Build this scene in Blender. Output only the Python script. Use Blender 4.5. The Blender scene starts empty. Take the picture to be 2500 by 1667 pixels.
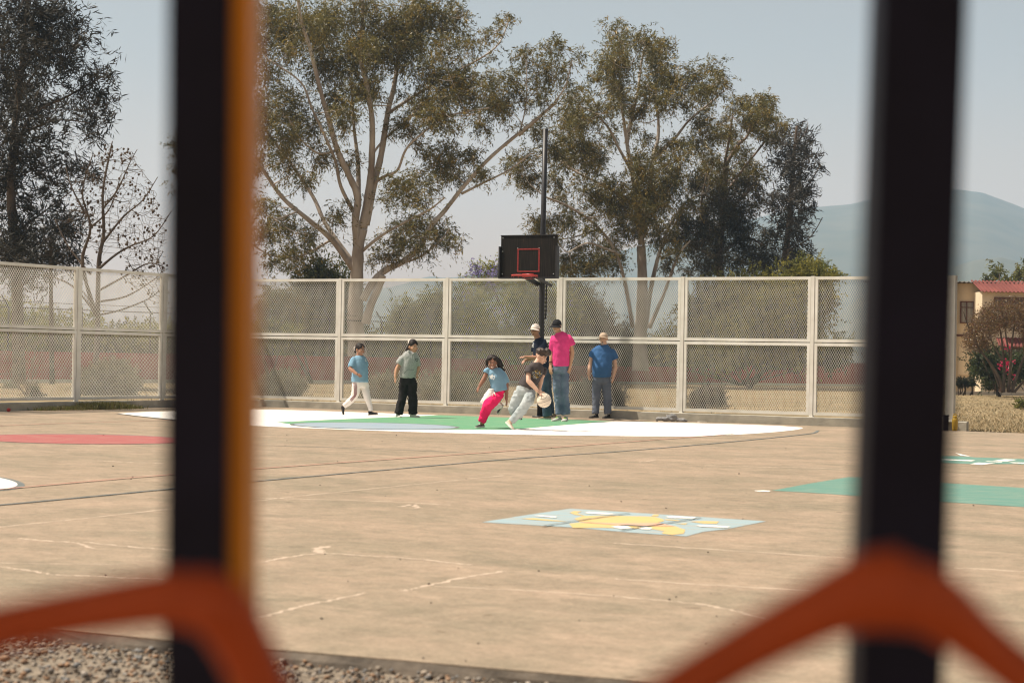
import bpy, bmesh, math, random
import numpy as np
from mathutils import Vector, Matrix
from mathutils.bvhtree import BVHTree

random.seed(7)
rng = np.random.default_rng(11)
SC = bpy.context.scene
COL = SC.collection
PI = math.pi

# ------------------------------------------------------------------ camera
F, HC, ROLL, EYE = 4739.0, 875.5, math.radians(1.023), 1.15     # focal length in photo pixels, horizon row, roll, eye height
HAZE = 2.6e-4
PITCH = math.atan((HC - 833.5) / F)
FWD = Vector((0, math.cos(PITCH), math.sin(PITCH)))
_r0, _u0 = Vector((1, 0, 0)), Vector((0, -math.sin(PITCH), math.cos(PITCH)))
RIGHT = _r0 * math.cos(ROLL) + _u0 * math.sin(ROLL)
UP = -_r0 * math.sin(ROLL) + _u0 * math.cos(ROLL)
CAM = Vector((0, 0, EYE))

cam_data = bpy.data.cameras.new('camera')
cam = bpy.data.objects.new('camera', cam_data)
COL.objects.link(cam)
cam.matrix_world = Matrix(((RIGHT.x, UP.x, -FWD.x, CAM.x), (RIGHT.y, UP.y, -FWD.y, CAM.y),
                           (RIGHT.z, UP.z, -FWD.z, CAM.z), (0, 0, 0, 1)))
cam_data.sensor_width = 36
cam_data.lens = F / 2500 * 36
cam_data.clip_start = 0.05
cam_data.clip_end = 20000
cam_data.dof.use_dof = True
cam_data.dof.focus_distance = 36
cam_data.dof.aperture_fstop = 4.5
SC.camera = cam

# ------------------------------------------------------------------ sky, sun, exposure
SUN_EL, SUN_AZ = math.radians(61), math.radians(-87)            # azimuth from +Y towards +X
world = bpy.data.worlds.new('World')
SC.world = world
world.use_nodes = True
wn = world.node_tree
bg = wn.nodes['Background']
sky = wn.nodes.new('ShaderNodeTexSky')
sky.sky_type = 'NISHITA'
sky.sun_disc = False
sky.sun_elevation = SUN_EL
sky.sun_rotation = SUN_AZ
sky.altitude = 1900
sky.air_density = 1.0
sky.dust_density = 8.0
sky.ozone_density = 1.0
hs = wn.nodes.new('ShaderNodeHueSaturation')                       # a milky sky: the same everywhere
hs.inputs['Saturation'].default_value = .47
wn.links.new(sky.outputs[0], hs.inputs['Color'])
tc_ = wn.nodes.new('ShaderNodeTexCoord'); sp_ = wn.nodes.new('ShaderNodeSeparateXYZ'); wn.links.new(tc_.outputs['Generated'], sp_.inputs[0])
rp_ = wn.nodes.new('ShaderNodeValToRGB'); rp_.color_ramp.interpolation = 'EASE'     # dusty warm air low down, all the way round
rp_.color_ramp.elements[0].position = .0; rp_.color_ramp.elements[0].color = (1.90, 1.06, .60, 1)
rp_.color_ramp.elements[1].position = .17; rp_.color_ramp.elements[1].color = (1.13, 1.03, .885, 1)
wn.links.new(sp_.outputs[2], rp_.inputs[0])
mx_ = wn.nodes.new('ShaderNodeMix'); mx_.data_type = 'RGBA'; mx_.blend_type = 'MULTIPLY'; mx_.inputs[0].default_value = 1
wn.links.new(hs.outputs[0], mx_.inputs[6]); wn.links.new(rp_.outputs[0], mx_.inputs[7]); wn.links.new(mx_.outputs[2], bg.inputs[0])
bg.inputs[1].default_value = 0.076
sun_data = bpy.data.lights.new('sun', 'SUN')
sun_data.energy = 4.6
sun_data.angle = math.radians(0.53)
sun_data.color = (1.0, 0.90, 0.76)
sun = bpy.data.objects.new('sun', sun_data)
COL.objects.link(sun)
SUNV = Vector((math.sin(SUN_AZ) * math.cos(SUN_EL), math.cos(SUN_AZ) * math.cos(SUN_EL), math.sin(SUN_EL)))
sun.rotation_euler = SUNV.to_track_quat('Z', 'Y').to_euler()
sun.location = (-20, 20, 60)
SC.view_settings.view_transform = 'Standard'
SC.view_settings.look = 'None'
SC.view_settings.exposure = 0.62
SC.view_settings.gamma = 1
SC.view_settings.use_curve_mapping = False
SC.cycles.max_bounces = 6
SC.cycles.diffuse_bounces = 3
SC.cycles.glossy_bounces = 2
SC.cycles.transmission_bounces = 3
SC.cycles.volume_bounces = 2
SC.cycles.transparent_max_bounces = 6
SC.cycles.use_denoising = True
SC.cycles.filter_width = 1.15

# ------------------------------------------------------------------ helpers
def ray(px, py):
    return FWD + RIGHT * ((px - 1250) / F) + UP * ((833.5 - py) / F)

def G(px, py, z=0.0):
    "the point of the level z that the photo shows at that pixel"
    d = ray(px, py)
    return CAM + d * ((z - EYE) / d.z)

def P(px, py, Y):
    "the point at distance Y that the photo shows at that pixel"
    d = ray(px, py)
    return CAM + d * (Y / d.y)

def PXM(Y):
    return F / Y

class MB:
    "collects shapes into one mesh"
    def __init__(s):
        s.v, s.f, s.m = [], [], []
    def add(s, verts, faces, m=0):
        o = len(s.v)
        s.v.extend([tuple(v) for v in verts])
        s.f.extend([tuple(i + o for i in f) for f in faces])
        s.m.extend([m] * len(faces))
        return s
    def box(s, c, size, R=None, m=0):
        c = Vector(c); hx, hy, hz = size[0] / 2, size[1] / 2, size[2] / 2
        R = R or Matrix.Identity(3)
        vs = [c + R @ Vector((x * hx, y * hy, z * hz)) for x in (-1, 1) for y in (-1, 1) for z in (-1, 1)]
        return s.add(vs, [(0, 1, 3, 2), (4, 6, 7, 5), (0, 4, 5, 1), (2, 3, 7, 6), (0, 2, 6, 4), (1, 5, 7, 3)], m)
    def beam(s, a, b, w, h, up=(0, 0, 1), m=0):
        "square bar from a to b"
        a, b = Vector(a), Vector(b); t = (b - a)
        L = t.length; t.normalize(); u = Vector(up)
        if abs(t.dot(u)) > .95: u = Vector((0, 1, 0))
        x = t.cross(u).normalized(); z = x.cross(t)
        R = Matrix((x, t, z)).transposed()
        return s.box((a + b) / 2, (w, L, h), R, m)
    def tube(s, pts, rad, n=8, side=None, ab=None, cap=True, m=0):
        "tube along pts; rad a number or a list; ab = list of (half width, half depth) about the axis side"
        pts = [Vector(p) for p in pts]; k = len(pts)
        if ab is None:
            rad = [rad] * k if not hasattr(rad, '__len__') else list(rad)
            ab = [(r, r) for r in rad]
        vs = []; prev = None
        for i, p in enumerate(pts):
            t = (pts[min(i + 1, k - 1)] - pts[max(i - 1, 0)])
            if t.length < 1e-9: t = Vector((0, 0, 1))
            t.normalize()
            if side is not None: x = Vector(side)
            elif prev is not None: x = prev
            else: x = Vector((1, 0, 0)) if abs(t.x) < .9 else Vector((0, 1, 0))
            x = x - t * x.dot(t)
            if x.length < 1e-6: x = t.orthogonal()
            x.normalize(); prev = x; y = t.cross(x)
            a, b = ab[i]
            for j in range(n):
                q = 2 * PI * j / n
                vs.append(p + x * (a * math.cos(q)) + y * (b * math.sin(q)))
        fs = []
        for i in range(k - 1):
            for j in range(n):
                j2 = (j + 1) % n
                fs.append((i * n + j, i * n + j2, (i + 1) * n + j2, (i + 1) * n + j))
        if cap:
            fs.append(tuple(range(n - 1, -1, -1))); fs.append(tuple((k - 1) * n + j for j in range(n)))
        return s.add(vs, fs, m)
    def ellipsoid(s, c, r, R=None, nu=14, nv=9, m=0):
        c = Vector(c); R = R or Matrix.Identity(3)
        vs = [c + R @ Vector((0, 0, r[2]))]
        for i in range(1, nv):
            th = PI * i / nv
            for j in range(nu):
                q = 2 * PI * j / nu
                vs.append(c + R @ Vector((r[0] * math.sin(th) * math.cos(q), r[1] * math.sin(th) * math.sin(q), r[2] * math.cos(th))))
        vs.append(c - R @ Vector((0, 0, r[2])))
        fs = [(0, 1 + j, 1 + (j + 1) % nu) for j in range(nu)]
        for i in range(nv - 2):
            for j in range(nu):
                a = 1 + i * nu; j2 = (j + 1) % nu
                fs.append((a + j, a + nu + j, a + nu + j2, a + j2))
        a = 1 + (nv - 2) * nu; l = len(vs) - 1
        fs += [(l, a + (j + 1) % nu, a + j) for j in range(nu)]
        return s.add(vs, fs, m)
    def capsule(s, a, b, ra, rb, n=8):
        a, b = Vector(a), Vector(b); t = b - a; L = t.length
        if L < 1e-6: return s.ellipsoid(a, (ra, ra, ra))
        t /= L; pts = []; rs = []
        for q in (-.98, -.8, -.45, 0): pts.append(a + t * (ra * q)); rs.append(ra * math.sqrt(1 - q * q))
        for q in (0, .45, .8, .98): pts.append(b + t * (rb * q)); rs.append(rb * math.sqrt(1 - q * q))
        return s.tube(pts, rs, n)
    def mesh(s, name, mats, smooth=False, off=None):
        me = bpy.data.meshes.new(name)
        vs = s.v if off is None else [(a - off[0], b - off[1], c - off[2]) for a, b, c in s.v]
        me.from_pydata(vs, [], s.f)
        for m in (mats if isinstance(mats, (list, tuple)) else [mats]): me.materials.append(m)
        if any(s.m): me.polygons.foreach_set('material_index', s.m)
        if smooth: me.polygons.foreach_set('use_smooth', [True] * len(s.f))
        me.update()
        return me
    def build(s, name, mats, parent=None, smooth=False, label=None, kind=None):
        off = world_loc(parent) if parent is not None else None
        return link(name, s.mesh(name, mats, smooth, off), parent, label, kind)

_loc = {}
def world_loc(o):
    return _loc.get(o.name, Vector((0, 0, 0)))

def link(name, data, parent=None, label=None, kind=None):
    o = bpy.data.objects.new(name, data)
    COL.objects.link(o)
    if parent is not None: o.parent = parent; _loc[o.name] = world_loc(parent)
    if label: o['label'] = label
    if kind: o['kind'] = kind
    return o

def thing(name, label, cat, loc=(0, 0, 0), group=None):
    o = bpy.data.objects.new(name, None)
    COL.objects.link(o)
    o.empty_display_size = .2
    o.location = loc; _loc[o.name] = Vector(loc)
    o['label'] = label; o['category'] = cat
    if group: o['group'] = group
    return o

def tag(o, label=None, cat=None, group=None, kind=None):
    for k, v in (('label', label), ('category', cat), ('group', group), ('kind', kind)):
        if v: o[k] = v
    return o

def fast_mesh(name, verts, quads, mat, cols=None, smooth=False):
    "numpy verts (n,3), quads (m,k), colours per face"
    me = bpy.data.meshes.new(name)
    n, (m, k) = len(verts), quads.shape
    me.vertices.add(n); me.vertices.foreach_set('co', np.ascontiguousarray(verts, np.float32).ravel())
    me.loops.add(m * k); me.loops.foreach_set('vertex_index', np.ascontiguousarray(quads, np.int32).ravel())
    me.polygons.add(m); me.polygons.foreach_set('loop_start', np.arange(0, m * k, k, dtype=np.int32))
    me.materials.append(mat)
    me.update(calc_edges=True)
    if smooth: me.polygons.foreach_set('use_smooth', np.ones(m, bool))
    if cols is not None:
        at = me.color_attributes.new('tone', 'FLOAT_COLOR', 'CORNER')
        c = np.ones((m, k, 4), np.float32); c[:, :, :3] = cols[:, None, :]
        at.data.foreach_set('color', c.ravel())
    return me

# ------------------------------------------------------------------ materials
def nodes(name):
    m = bpy.data.materials.new(name); m.use_nodes = True
    nt = m.node_tree
    return m, nt, nt.nodes['Principled BSDF']

def N(nt, t, **kw):
    n = nt.nodes.new(t)
    for k, v in kw.items(): setattr(n, k, v)
    return n

def mat(name, col, rough=.7, var=.12, scale=6, bump=0, bscale=60, metal=0, spec=.3, stretch=None, col2=None, detail=5, bdist=.01):
    "colour broken up by noise (towards col2, or lighter and darker), with fine relief"
    m, nt, b = nodes(name)
    tc = N(nt, 'ShaderNodeTexCoord'); src = tc.outputs['Object']
    if stretch:
        mp = N(nt, 'ShaderNodeMapping'); mp.inputs['Scale'].default_value = stretch
        nt.links.new(src, mp.inputs[0]); src = mp.outputs[0]
    nz = N(nt, 'ShaderNodeTexNoise'); nz.inputs['Scale'].default_value = scale; nz.inputs['Detail'].default_value = detail
    nt.links.new(src, nz.inputs['Vector'])
    rp = N(nt, 'ShaderNodeValToRGB')
    c = Vector(col); d = Vector(col2) if col2 else c * (1 + var)
    e = c * (1 - var) if not col2 else c
    rp.color_ramp.elements[0].position = .3; rp.color_ramp.elements[1].position = .7
    rp.color_ramp.elements[0].color = (*e, 1); rp.color_ramp.elements[1].color = (*d, 1)
    nt.links.new(nz.outputs['Fac'], rp.inputs[0]); nt.links.new(rp.outputs[0], b.inputs['Base Color'])
    b.inputs['Roughness'].default_value = rough; b.inputs['Metallic'].default_value = metal
    b.inputs['Specular IOR Level'].default_value = spec
    if bump:
        n2 = N(nt, 'ShaderNodeTexNoise'); n2.inputs['Scale'].default_value = bscale; n2.inputs['Detail'].default_value = 4
        nt.links.new(src, n2.inputs['Vector'])
        bp = N(nt, 'ShaderNodeBump'); bp.inputs['Strength'].default_value = bump; bp.inputs['Distance'].default_value = bdist
        nt.links.new(n2.outputs['Fac'], bp.inputs['Height']); nt.links.new(bp.outputs[0], b.inputs['Normal'])
    return m

def leaf_mat(name, tint=(1, 1, 1), trans=.25, rough=.5):
    m, nt, b = nodes(name)
    at = N(nt, 'ShaderNodeAttribute', attribute_name='tone')
    mx = N(nt, 'ShaderNodeMix', data_type='RGBA', blend_type='MULTIPLY')
    mx.inputs[0].default_value = 1; mx.inputs[7].default_value = (*tint, 1)
    nt.links.new(at.outputs['Color'], mx.inputs[6])
    nt.links.new(mx.outputs[2], b.inputs['Base Color'])
    b.inputs['Roughness'].default_value = rough; b.inputs['Specular IOR Level'].default_value = .35
    tr = N(nt, 'ShaderNodeBsdfTranslucent'); nt.links.new(mx.outputs[2], tr.inputs[0])
    ms = N(nt, 'ShaderNodeMixShader'); ms.inputs[0].default_value = trans
    nt.links.new(b.outputs[0], ms.inputs[1]); nt.links.new(tr.outputs[0], ms.inputs[2])
    nt.links.new(ms.outputs[0], nt.nodes['Material Output'].inputs[0])
    return m

TH = math.radians(-28.48)                                        # the court's long fence
FD = Vector((math.cos(TH), math.sin(TH), 0))                      # along the back fence, to the right
FN = Vector((-math.sin(TH), math.cos(TH), 0))                     # away from the camera
CORNER = Vector((-6.049, 43.036, 0))
STEP = 2.668

def concrete_mat():
    m, nt, b = nodes('court_concrete')
    tc = N(nt, 'ShaderNodeTexCoord')
    rot = N(nt, 'ShaderNodeMapping'); rot.inputs['Rotation'].default_value = (0, 0, -TH + math.radians(9))
    nt.links.new(tc.outputs['Object'], rot.inputs[0])
    def noise(scale, stretch, detail=6, rough=.6):
        mp = N(nt, 'ShaderNodeMapping'); mp.inputs['Scale'].default_value = stretch
        nt.links.new(rot.outputs[0], mp.inputs[0])
        z = N(nt, 'ShaderNodeTexNoise'); z.inputs['Scale'].default_value = scale
        z.inputs['Detail'].default_value = detail; z.inputs['Roughness'].default_value = rough
        nt.links.new(mp.outputs[0], z.inputs['Vector'])
        return z.outputs['Fac']
    def ramp(src, p0, p1, c0, c1):
        r = N(nt, 'ShaderNodeValToRGB')
        r.color_ramp.elements[0].position = p0; r.color_ramp.elements[1].position = p1
        r.color_ramp.elements[0].color = (*c0, 1); r.color_ramp.elements[1].color = (*c1, 1)
        nt.links.new(src, r.inputs[0]); return r.outputs[0]
    def mix(fac, a, bb, mode='MIX'):
        x = N(nt, 'ShaderNodeMix', data_type='RGBA', blend_type=mode)
        if isinstance(fac, float): x.inputs[0].default_value = fac
        else: nt.links.new(fac, x.inputs[0])
        nt.links.new(a, x.inputs[6]); nt.links.new(bb, x.inputs[7]); return x.outputs[2]
    base = ramp(noise(.55, (.85, 1.2, 1), 10, .72), .36, .64, (.275, .222, .158), (.375, .278, .203))
    streak = ramp(noise(1.5, (.5, 1.8, 1), 9, .74), .54, .70, (0, 0, 0), (.55, .55, .55))
    pale = N(nt, 'ShaderNodeRGB'); pale.outputs[0].default_value = (.455, .34, .255, 1)
    c = mix(streak, base, pale.outputs[0])
    grime = ramp(noise(1.7, (.95, 1.1, 1), 11, .78), .38, .60, (.76, .79, .77), (1.05, 1.04, 1.03))
    mid = ramp(noise(8, (1, 1.1, 1), 8, .8), .36, .60, (.80, .80, .79), (1.05, 1.05, 1.05))
    spots = ramp(noise(5.5, (1, 1, 1), 2, .5), .24, .30, (.62, .60, .57), (1, 1, 1))
    c = mix(1.0, c, grime, 'MULTIPLY')
    c = mix(1.0, c, mid, 'MULTIPLY'); c = mix(1.0, c, spots, 'MULTIPLY')
    fine = ramp(noise(38, (1, 1, 1), 3, .8), .3, .7, (.78, .78, .78), (1.16, 1.16, 1.16))
    c = mix(1.0, c, fine, 'MULTIPLY')
    nt.links.new(c, b.inputs['Base Color'])
    b.inputs['Roughness'].default_value = .85; b.inputs['Specular IOR Level'].default_value = .25
    bp = N(nt, 'ShaderNodeBump'); bp.inputs['Strength'].default_value = .35; bp.inputs['Distance'].default_value = .006
    nt.links.new(noise(45, (1, 1, 1), 4, .7), bp.inputs['Height']); nt.links.new(bp.outputs[0], b.inputs['Normal'])
    return m

def paint_mat(name, col, wear=(.42, .33, .25), amount=.35, scale=5):
    "floor paint with streaky wear down to the concrete"
    m, nt, b = nodes(name)
    tc = N(nt, 'ShaderNodeTexCoord')
    mp = N(nt, 'ShaderNodeMapping'); mp.inputs['Rotation'].default_value = (0, 0, -TH); mp.inputs['Scale'].default_value = (.5, 2.2, 1)
    nt.links.new(tc.outputs['Object'], mp.inputs[0])
    nz = N(nt, 'ShaderNodeTexNoise'); nz.inputs['Scale'].default_value = scale; nz.inputs['Detail'].default_value = 8; nz.inputs['Roughness'].default_value = .7
    nt.links.new(mp.outputs[0], nz.inputs['Vector'])
    rp = N(nt, 'ShaderNodeValToRGB'); rp.color_ramp.elements[0].position = .47; rp.color_ramp.elements[1].position = .72
    rp.color_ramp.elements[0].color = (0, 0, 0, 1); rp.color_ramp.elements[1].color = (amount, amount, amount, 1)
    nt.links.new(nz.outputs['Fac'], rp.inputs[0])
    mx = N(nt, 'ShaderNodeMix', data_type='RGBA'); mx.inputs[6].default_value = (*col, 1); mx.inputs[7].default_value = (*wear, 1)
    nt.links.new(rp.outputs[0], mx.inputs[0]); nt.links.new(mx.outputs[2], b.inputs['Base Color'])
    b.inputs['Roughness'].default_value = .65; b.inputs['Specular IOR Level'].default_value = .3
    return m

M = dict(
    concrete=concrete_mat(),
    kerb=mat('kerb_concrete', (.27, .255, .215), .9, scale=3.5, col2=(.42, .385, .32), bump=.5, bscale=30),
    slab_edge=mat('slab_edge', (.10, .085, .07), .9, scale=6, col2=(.2, .165, .13), bump=.6, bscale=25),
    earth=mat('dry_earth', (.25, .20, .14), .95, scale=1.2, col2=(.36, .275, .185), bump=.6, bscale=14),
    white_metal=mat('white_painted_steel', (.72, .70, .64), .5, scale=3, col2=(.58, .55, .48), bump=.1, spec=.4),
    white_paint=paint_mat('white_floor_paint', (.80, .76, .71), amount=.4),
    green_paint=paint_mat('green_floor_paint', (.095, .285, .15), (.34, .37, .26), .8),
    blue_paint=paint_mat('blue_floor_paint', (.25, .32, .385), (.42, .40, .36), .7),
    red_paint=paint_mat('red_floor_paint', (.33, .085, .08), (.40, .27, .2), .75),
    redline_paint=paint_mat('faded_red_paint', (.43, .20, .15), (.36, .28, .205), .95, 3),
    dark_paint=paint_mat('dark_grey_paint', (.11, .13, .13), amount=.7),
    teal_paint=paint_mat('teal_floor_paint', (.105, .235, .19), (.30, .31, .24), .8),
    sky_paint=paint_mat('light_blue_paint', (.29, .39, .42), (.42, .33, .24), .85),
    yellow_paint=paint_mat('yellow_floor_paint', (.60, .43, .17), (.42, .33, .24), .75),
    pink_paint=paint_mat('salmon_floor_paint', (.66, .36, .24), amount=.25),
    crack=paint_mat('pale_patched_crack', (.51, .395, .30), (.36, .28, .205), 1.0, 9),
    black_metal=mat('black_painted_steel', (.012, .012, .014), .45, scale=9, col2=(.024, .022, .024), spec=.4),
)

# ------------------------------------------------------------------ terrain
FAR = 3200
def sheet(name, pts, z, m, kind='structure', parent=None):
    mb = MB(); mb.add([(p[0], p[1], z) for p in pts], [tuple(range(len(pts)))])
    return mb.build(name, m, parent, kind=kind)

def ground_mat():
    m, nt, b = nodes('dry_lawn')
    tc = N(nt, 'ShaderNodeTexCoord')
    def nz(scale, d=6, s=(1, 1, 1)):
        mp = N(nt, 'ShaderNodeMapping'); mp.inputs['Scale'].default_value = s
        nt.links.new(tc.outputs['Object'], mp.inputs[0])
        z = N(nt, 'ShaderNodeTexNoise'); z.inputs['Scale'].default_value = scale; z.inputs['Detail'].default_value = d
        z.inputs['Roughness'].default_value = .7
        nt.links.new(mp.outputs[0], z.inputs['Vector']); return z.outputs['Fac']
    r = N(nt, 'ShaderNodeValToRGB'); e = r.color_ramp.elements
    e[0].position = .36; e[0].color = (.20, .165, .10, 1); e[1].position = .66; e[1].color = (.40, .30, .18, 1)
    nt.links.new(nz(.25, 8, (1, 2.2, 1)), r.inputs[0])
    r2 = N(nt, 'ShaderNodeValToRGB'); e = r2.color_ramp.elements
    e[0].position = .3; e[0].color = (.55, .55, .52, 1); e[1].position = .7; e[1].color = (1.2, 1.18, 1.12, 1)
    nt.links.new(nz(7, 6), r2.inputs[0])
    x = N(nt, 'ShaderNodeMix', data_type='RGBA', blend_type='MULTIPLY'); x.inputs[0].default_value = 1
    nt.links.new(r.outputs[0], x.inputs[6]); nt.links.new(r2.outputs[0], x.inputs[7])
    nt.links.new(x.outputs[2], b.inputs['Base Color'])
    b.inputs['Roughness'].default_value = .95; b.inputs['Specular IOR Level'].default_value = .1
    bp = N(nt, 'ShaderNodeBump'); bp.inputs['Strength'].default_value = .8; bp.inputs['Distance'].default_value = .06
    nt.links.new(nz(9, 5), bp.inputs['Height']); nt.links.new(bp.outputs[0], b.inputs['Normal'])
    return m
M['lawn'] = ground_mat()

sheet('ground', [(-FAR, -130), (FAR, -130), (FAR, FAR), (-FAR, FAR)], -.06, M['earth'])
near_a, near_b = G(640, 1581), G(1600, 1664)
nd0 = (near_b - near_a).normalized(); out0 = Vector((nd0.y, -nd0.x, 0))
M['gravelbed'] = mat('grey_gravel', (.15, .122, .09), .95, scale=30, col2=(.29, .235, .18), bump=.8, bscale=30, bdist=.02)
# dry lawn beyond the court, a hand's breadth above the bare ground
lawn_in = CORNER + FN * .05
sheet('gravel_strip', [tuple((near_a - nd0 * 25 + out0 * .02).xy), tuple((near_b + nd0 * 25 + out0 * .02).xy), tuple((near_b + nd0 * 25 + out0 * 9).xy), tuple((near_a - nd0 * 25 + out0 * 9).xy)], -.054, M['gravelbed'])
sheet('dry_lawn', [tuple((CORNER - FN * 26 - FD * 60).xy), tuple((CORNER + FN * 70 - FD * 60).xy), tuple((CORNER + FN * 70 + FD * 90).xy), tuple((CORNER - FN * 26 + FD * 90).xy)], -.03, M['lawn'])

# the court: near edge through two pixels of the photo, back edge under the fence
near_a, near_b = G(640, 1581), G(1600, 1664)
nd = (near_b - near_a).normalized()
br_px = G(2345, 1052)
BL = CORNER - FD * .2
slab = MB()
tops = [Vector((p.x, p.y, 0)) for p in (near_a - nd * 19.5, near_a, near_b, near_b + nd * 40, br_px + FD * 40, br_px, BL)]
k = len(tops)
slab.add(tops + [p - Vector((0, 0, .2)) for p in tops], [tuple(range(k))] + [(i + k, (i + 1) % k + k, (i + 1) % k, i) for i in range(k)])
court = slab.build('court_slab', M['concrete'], kind='structure')
# darker, uneven strip along the near edge of the slab
eb = MB()
rg = random.Random(3)
prev = None
n = 70
A0, A1 = near_a - nd * 5.5, near_b + nd * 5.5
out = Vector((nd.y, -nd.x, 0))
rows = []
for i in range(n + 1):
    p = A0.lerp(A1, i / n)
    j = rg.uniform(-.008, .012)
    rows.append([p + out * (.004 + j * .4) + Vector((0, 0, -.004 + rg.uniform(-.004, .002))), p + out * (.012 + j) + Vector((0, 0, -.03)), p + out * (.01 + j + rg.uniform(0, .02)) + Vector((0, 0, -.085)), p + out * .015 + Vector((0, 0, -.2))])
vs = [v for r in rows for v in r]
eb.add(vs, [(i * 4 + j, i * 4 + j + 1, i * 4 + j + 5, i * 4 + j + 4) for i in range(n) for j in range(3)])
eb.build('slab_edge', M['slab_edge'], court)

# ------------------------------------------------------------------ paint and cracks on the slab
def paint(name, pts, m, layer=1, label=None):
    vs = [G(x, y, .002 * layer) for x, y in pts]
    mb = MB(); mb.add(vs, [tuple(range(len(vs)))[::-1]])
    me = mb.mesh(name, m)
    bm = bmesh.new(); bm.from_mesh(me)
    bmesh.ops.triangulate(bm, faces=bm.faces[:]); bm.normal_update()
    for f in bm.faces:
        if f.normal.z < 0: f.normal_flip()
    bm.to_mesh(me); bm.free()
    return link(name, me, court, label)

def smooth_line(pts, n=6):
    pts = [Vector(p) for p in pts]; out = []
    for i in range(len(pts) - 1):
        p0, p1, p2, p3 = pts[max(i - 1, 0)], pts[i], pts[i + 1], pts[min(i + 2, len(pts) - 1)]
        for j in range(n):
            t = j / n
            out.append(.5 * ((2 * p1) + (p2 - p0) * t + (2 * p0 - 5 * p1 + 4 * p2 - p3) * t * t + (3 * p1 - p0 - 3 * p2 + p3) * t ** 3))
    return out + [pts[-1]]

def line(name, pts, w, m, layer=1, jit=0, label=None):
    "a painted line or crack of width w along the photo's pixels"
    ps = smooth_line([G(x, y, .002 * layer) for x, y in pts], 10)
    vs, fs = [], []
    r_ = random.Random(len(pts) * 31 + int(pts[0][0]) + int(pts[0][1]))
    for i, p in enumerate(ps):
        t = (ps[min(i + 1, len(ps) - 1)] - ps[max(i - 1, 0)]); t.z = 0; t.normalize()
        nrm = Vector((-t.y, t.x, 0))
        ww = w * (1 + r_.uniform(-jit, jit)); sh = r_.uniform(-jit, jit) * w
        vs += [p + nrm * (sh - ww / 2), p + nrm * (sh + ww / 2)]
        if i: fs.append((2 * i - 2, 2 * i, 2 * i + 1, 2 * i - 1))
    mb = MB(); mb.add(vs, fs)
    return mb.build(name, m, court, label=label)

L_ = 'white three point arc area painted round the hoop'
paint('white_area', [(286, 1009), (350, 1005.5), (430, 1003), (520, 1000), (620, 999), (720, 1001), (830, 1004.5), (960, 1009), (1076, 1013.5), (1290, 1021), (1480, 1028), (1640, 1031), (1820, 1036), (1900, 1039), (1958, 1043), (1960, 1045.5), (1939, 1049.5), (1895, 1054), (1850, 1057.5), (1790, 1061), (1740, 1063.5), (1680, 1065), (1552, 1064.5), (1400, 1062.5), (1314, 1061.5), (1200, 1059), (1076, 1056), (960, 1052.5), (838, 1048), (720, 1043.5), (618, 1039), (520, 1032), (430, 1024), (350, 1016)], M['white_paint'], 1, L_)
paint('green_key', [(675, 1030), (880, 1021), (1076, 1013), (1290, 1020.5), (1493, 1028), (1365, 1038), (1245, 1048.5), (1118, 1048), (900, 1045), (740, 1039)], M['green_paint'], 2, 'green free throw lane')
def arc(cx, cy, rx, ry, n=32, slope=.018):
    return [(cx + rx * math.cos(2 * PI * i / n), cy + ry * math.sin(2 * PI * i / n) + slope * rx * math.cos(2 * PI * i / n)) for i in range(n)]
paint('blue_circle_outline', arc(915, 1039.3, 208, 8.3), M['dark_paint'], 3, 'dark outline of the blue circle')
paint('blue_circle', arc(915, 1039.3, 198, 7.5), M['blue_paint'], 4, 'dusty blue free throw circle')
paint('red_circle_outline', arc(200, 1071.5, 274, 12.4, slope=.012), M['dark_paint'], 1, 'dark outline of the red circle')
paint('red_circle', arc(200, 1071.5, 270, 11.6, slope=.012), M['red_paint'], 2, 'faded red centre circle')
paint('white_circle_outline', arc(-170, 1172, 231, 25, 40, .05), M['dark_paint'], 1, 'dark grey ring round the white circle')
paint('white_circle', arc(-176, 1171, 219, 23, 40, .05), M['white_paint'], 2, 'white circle at the left')
line('court_line', [(-30, 1234), (200, 1213), (420, 1192), (620, 1174), (940, 1146), (1255, 1119), (1500, 1102), (1683, 1087), (1866, 1070), (1960, 1060), (1988, 1056), (1997, 1050.5)], .05, M['dark_paint'], 3, .1, 'long dark grey boundary line')
line('court_line', [(-30, 1196), (59, 1188), (240, 1172), (425, 1157), (622, 1143.5), (957, 1119.5), (1195, 1103), (1400, 1088), (1612, 1072), (1790, 1059)], .045, M['redline_paint'], 4, .1, 'long faded red line')
line('court_line', [(-30, 1040), (150, 1033), (330, 1027.5), (620, 1019)], .05, M['redline_paint'], 3, .1, 'short faded red line')
line('court_line', [(-20, 1014), (130, 1009), (274, 1003.5), (430, 998)], .05, M['dark_paint'], 2, .1, 'dark line beside the grass tufts')
line('court_line', [(560, 1083), (622, 1085.5), (1000, 1098.5), (1136, 1104.5)], .03, M['dark_paint'], 2, .2, 'thin dark joint')
line('court_line', [(1500, 1052), (1700, 1058), (1800, 1060)], .03, M['dark_paint'], 3, .2, 'thin dark seam in the white area')
line('court_line', [(286, 1009), (350, 1016.5), (430, 1025), (520, 1032.8), (618, 1039.8)], .07, M['dark_paint'], 4, .1, 'dark edge of the white area')
paint('teal_panel', [(1884, 1197), (1975, 1180), (2071, 1164), (2150, 1165), (2296, 1178), (2560, 1194), (2560, 1241), (2296, 1224), (2081, 1209), (1975, 1202)], M['teal_paint'], 1, 'teal arrow shaped panel nearer the camera')
paint('teal_panel', [(2180, 1112), (2292, 1112.5), (2345, 1113), (2382, 1116), (2440, 1118), (2560, 1122), (2560, 1137), (2480, 1132), (2382, 1132.6), (2292, 1129), (2180, 1126)], M['teal_paint'], 1, 'teal panel further back with white marks')
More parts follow.
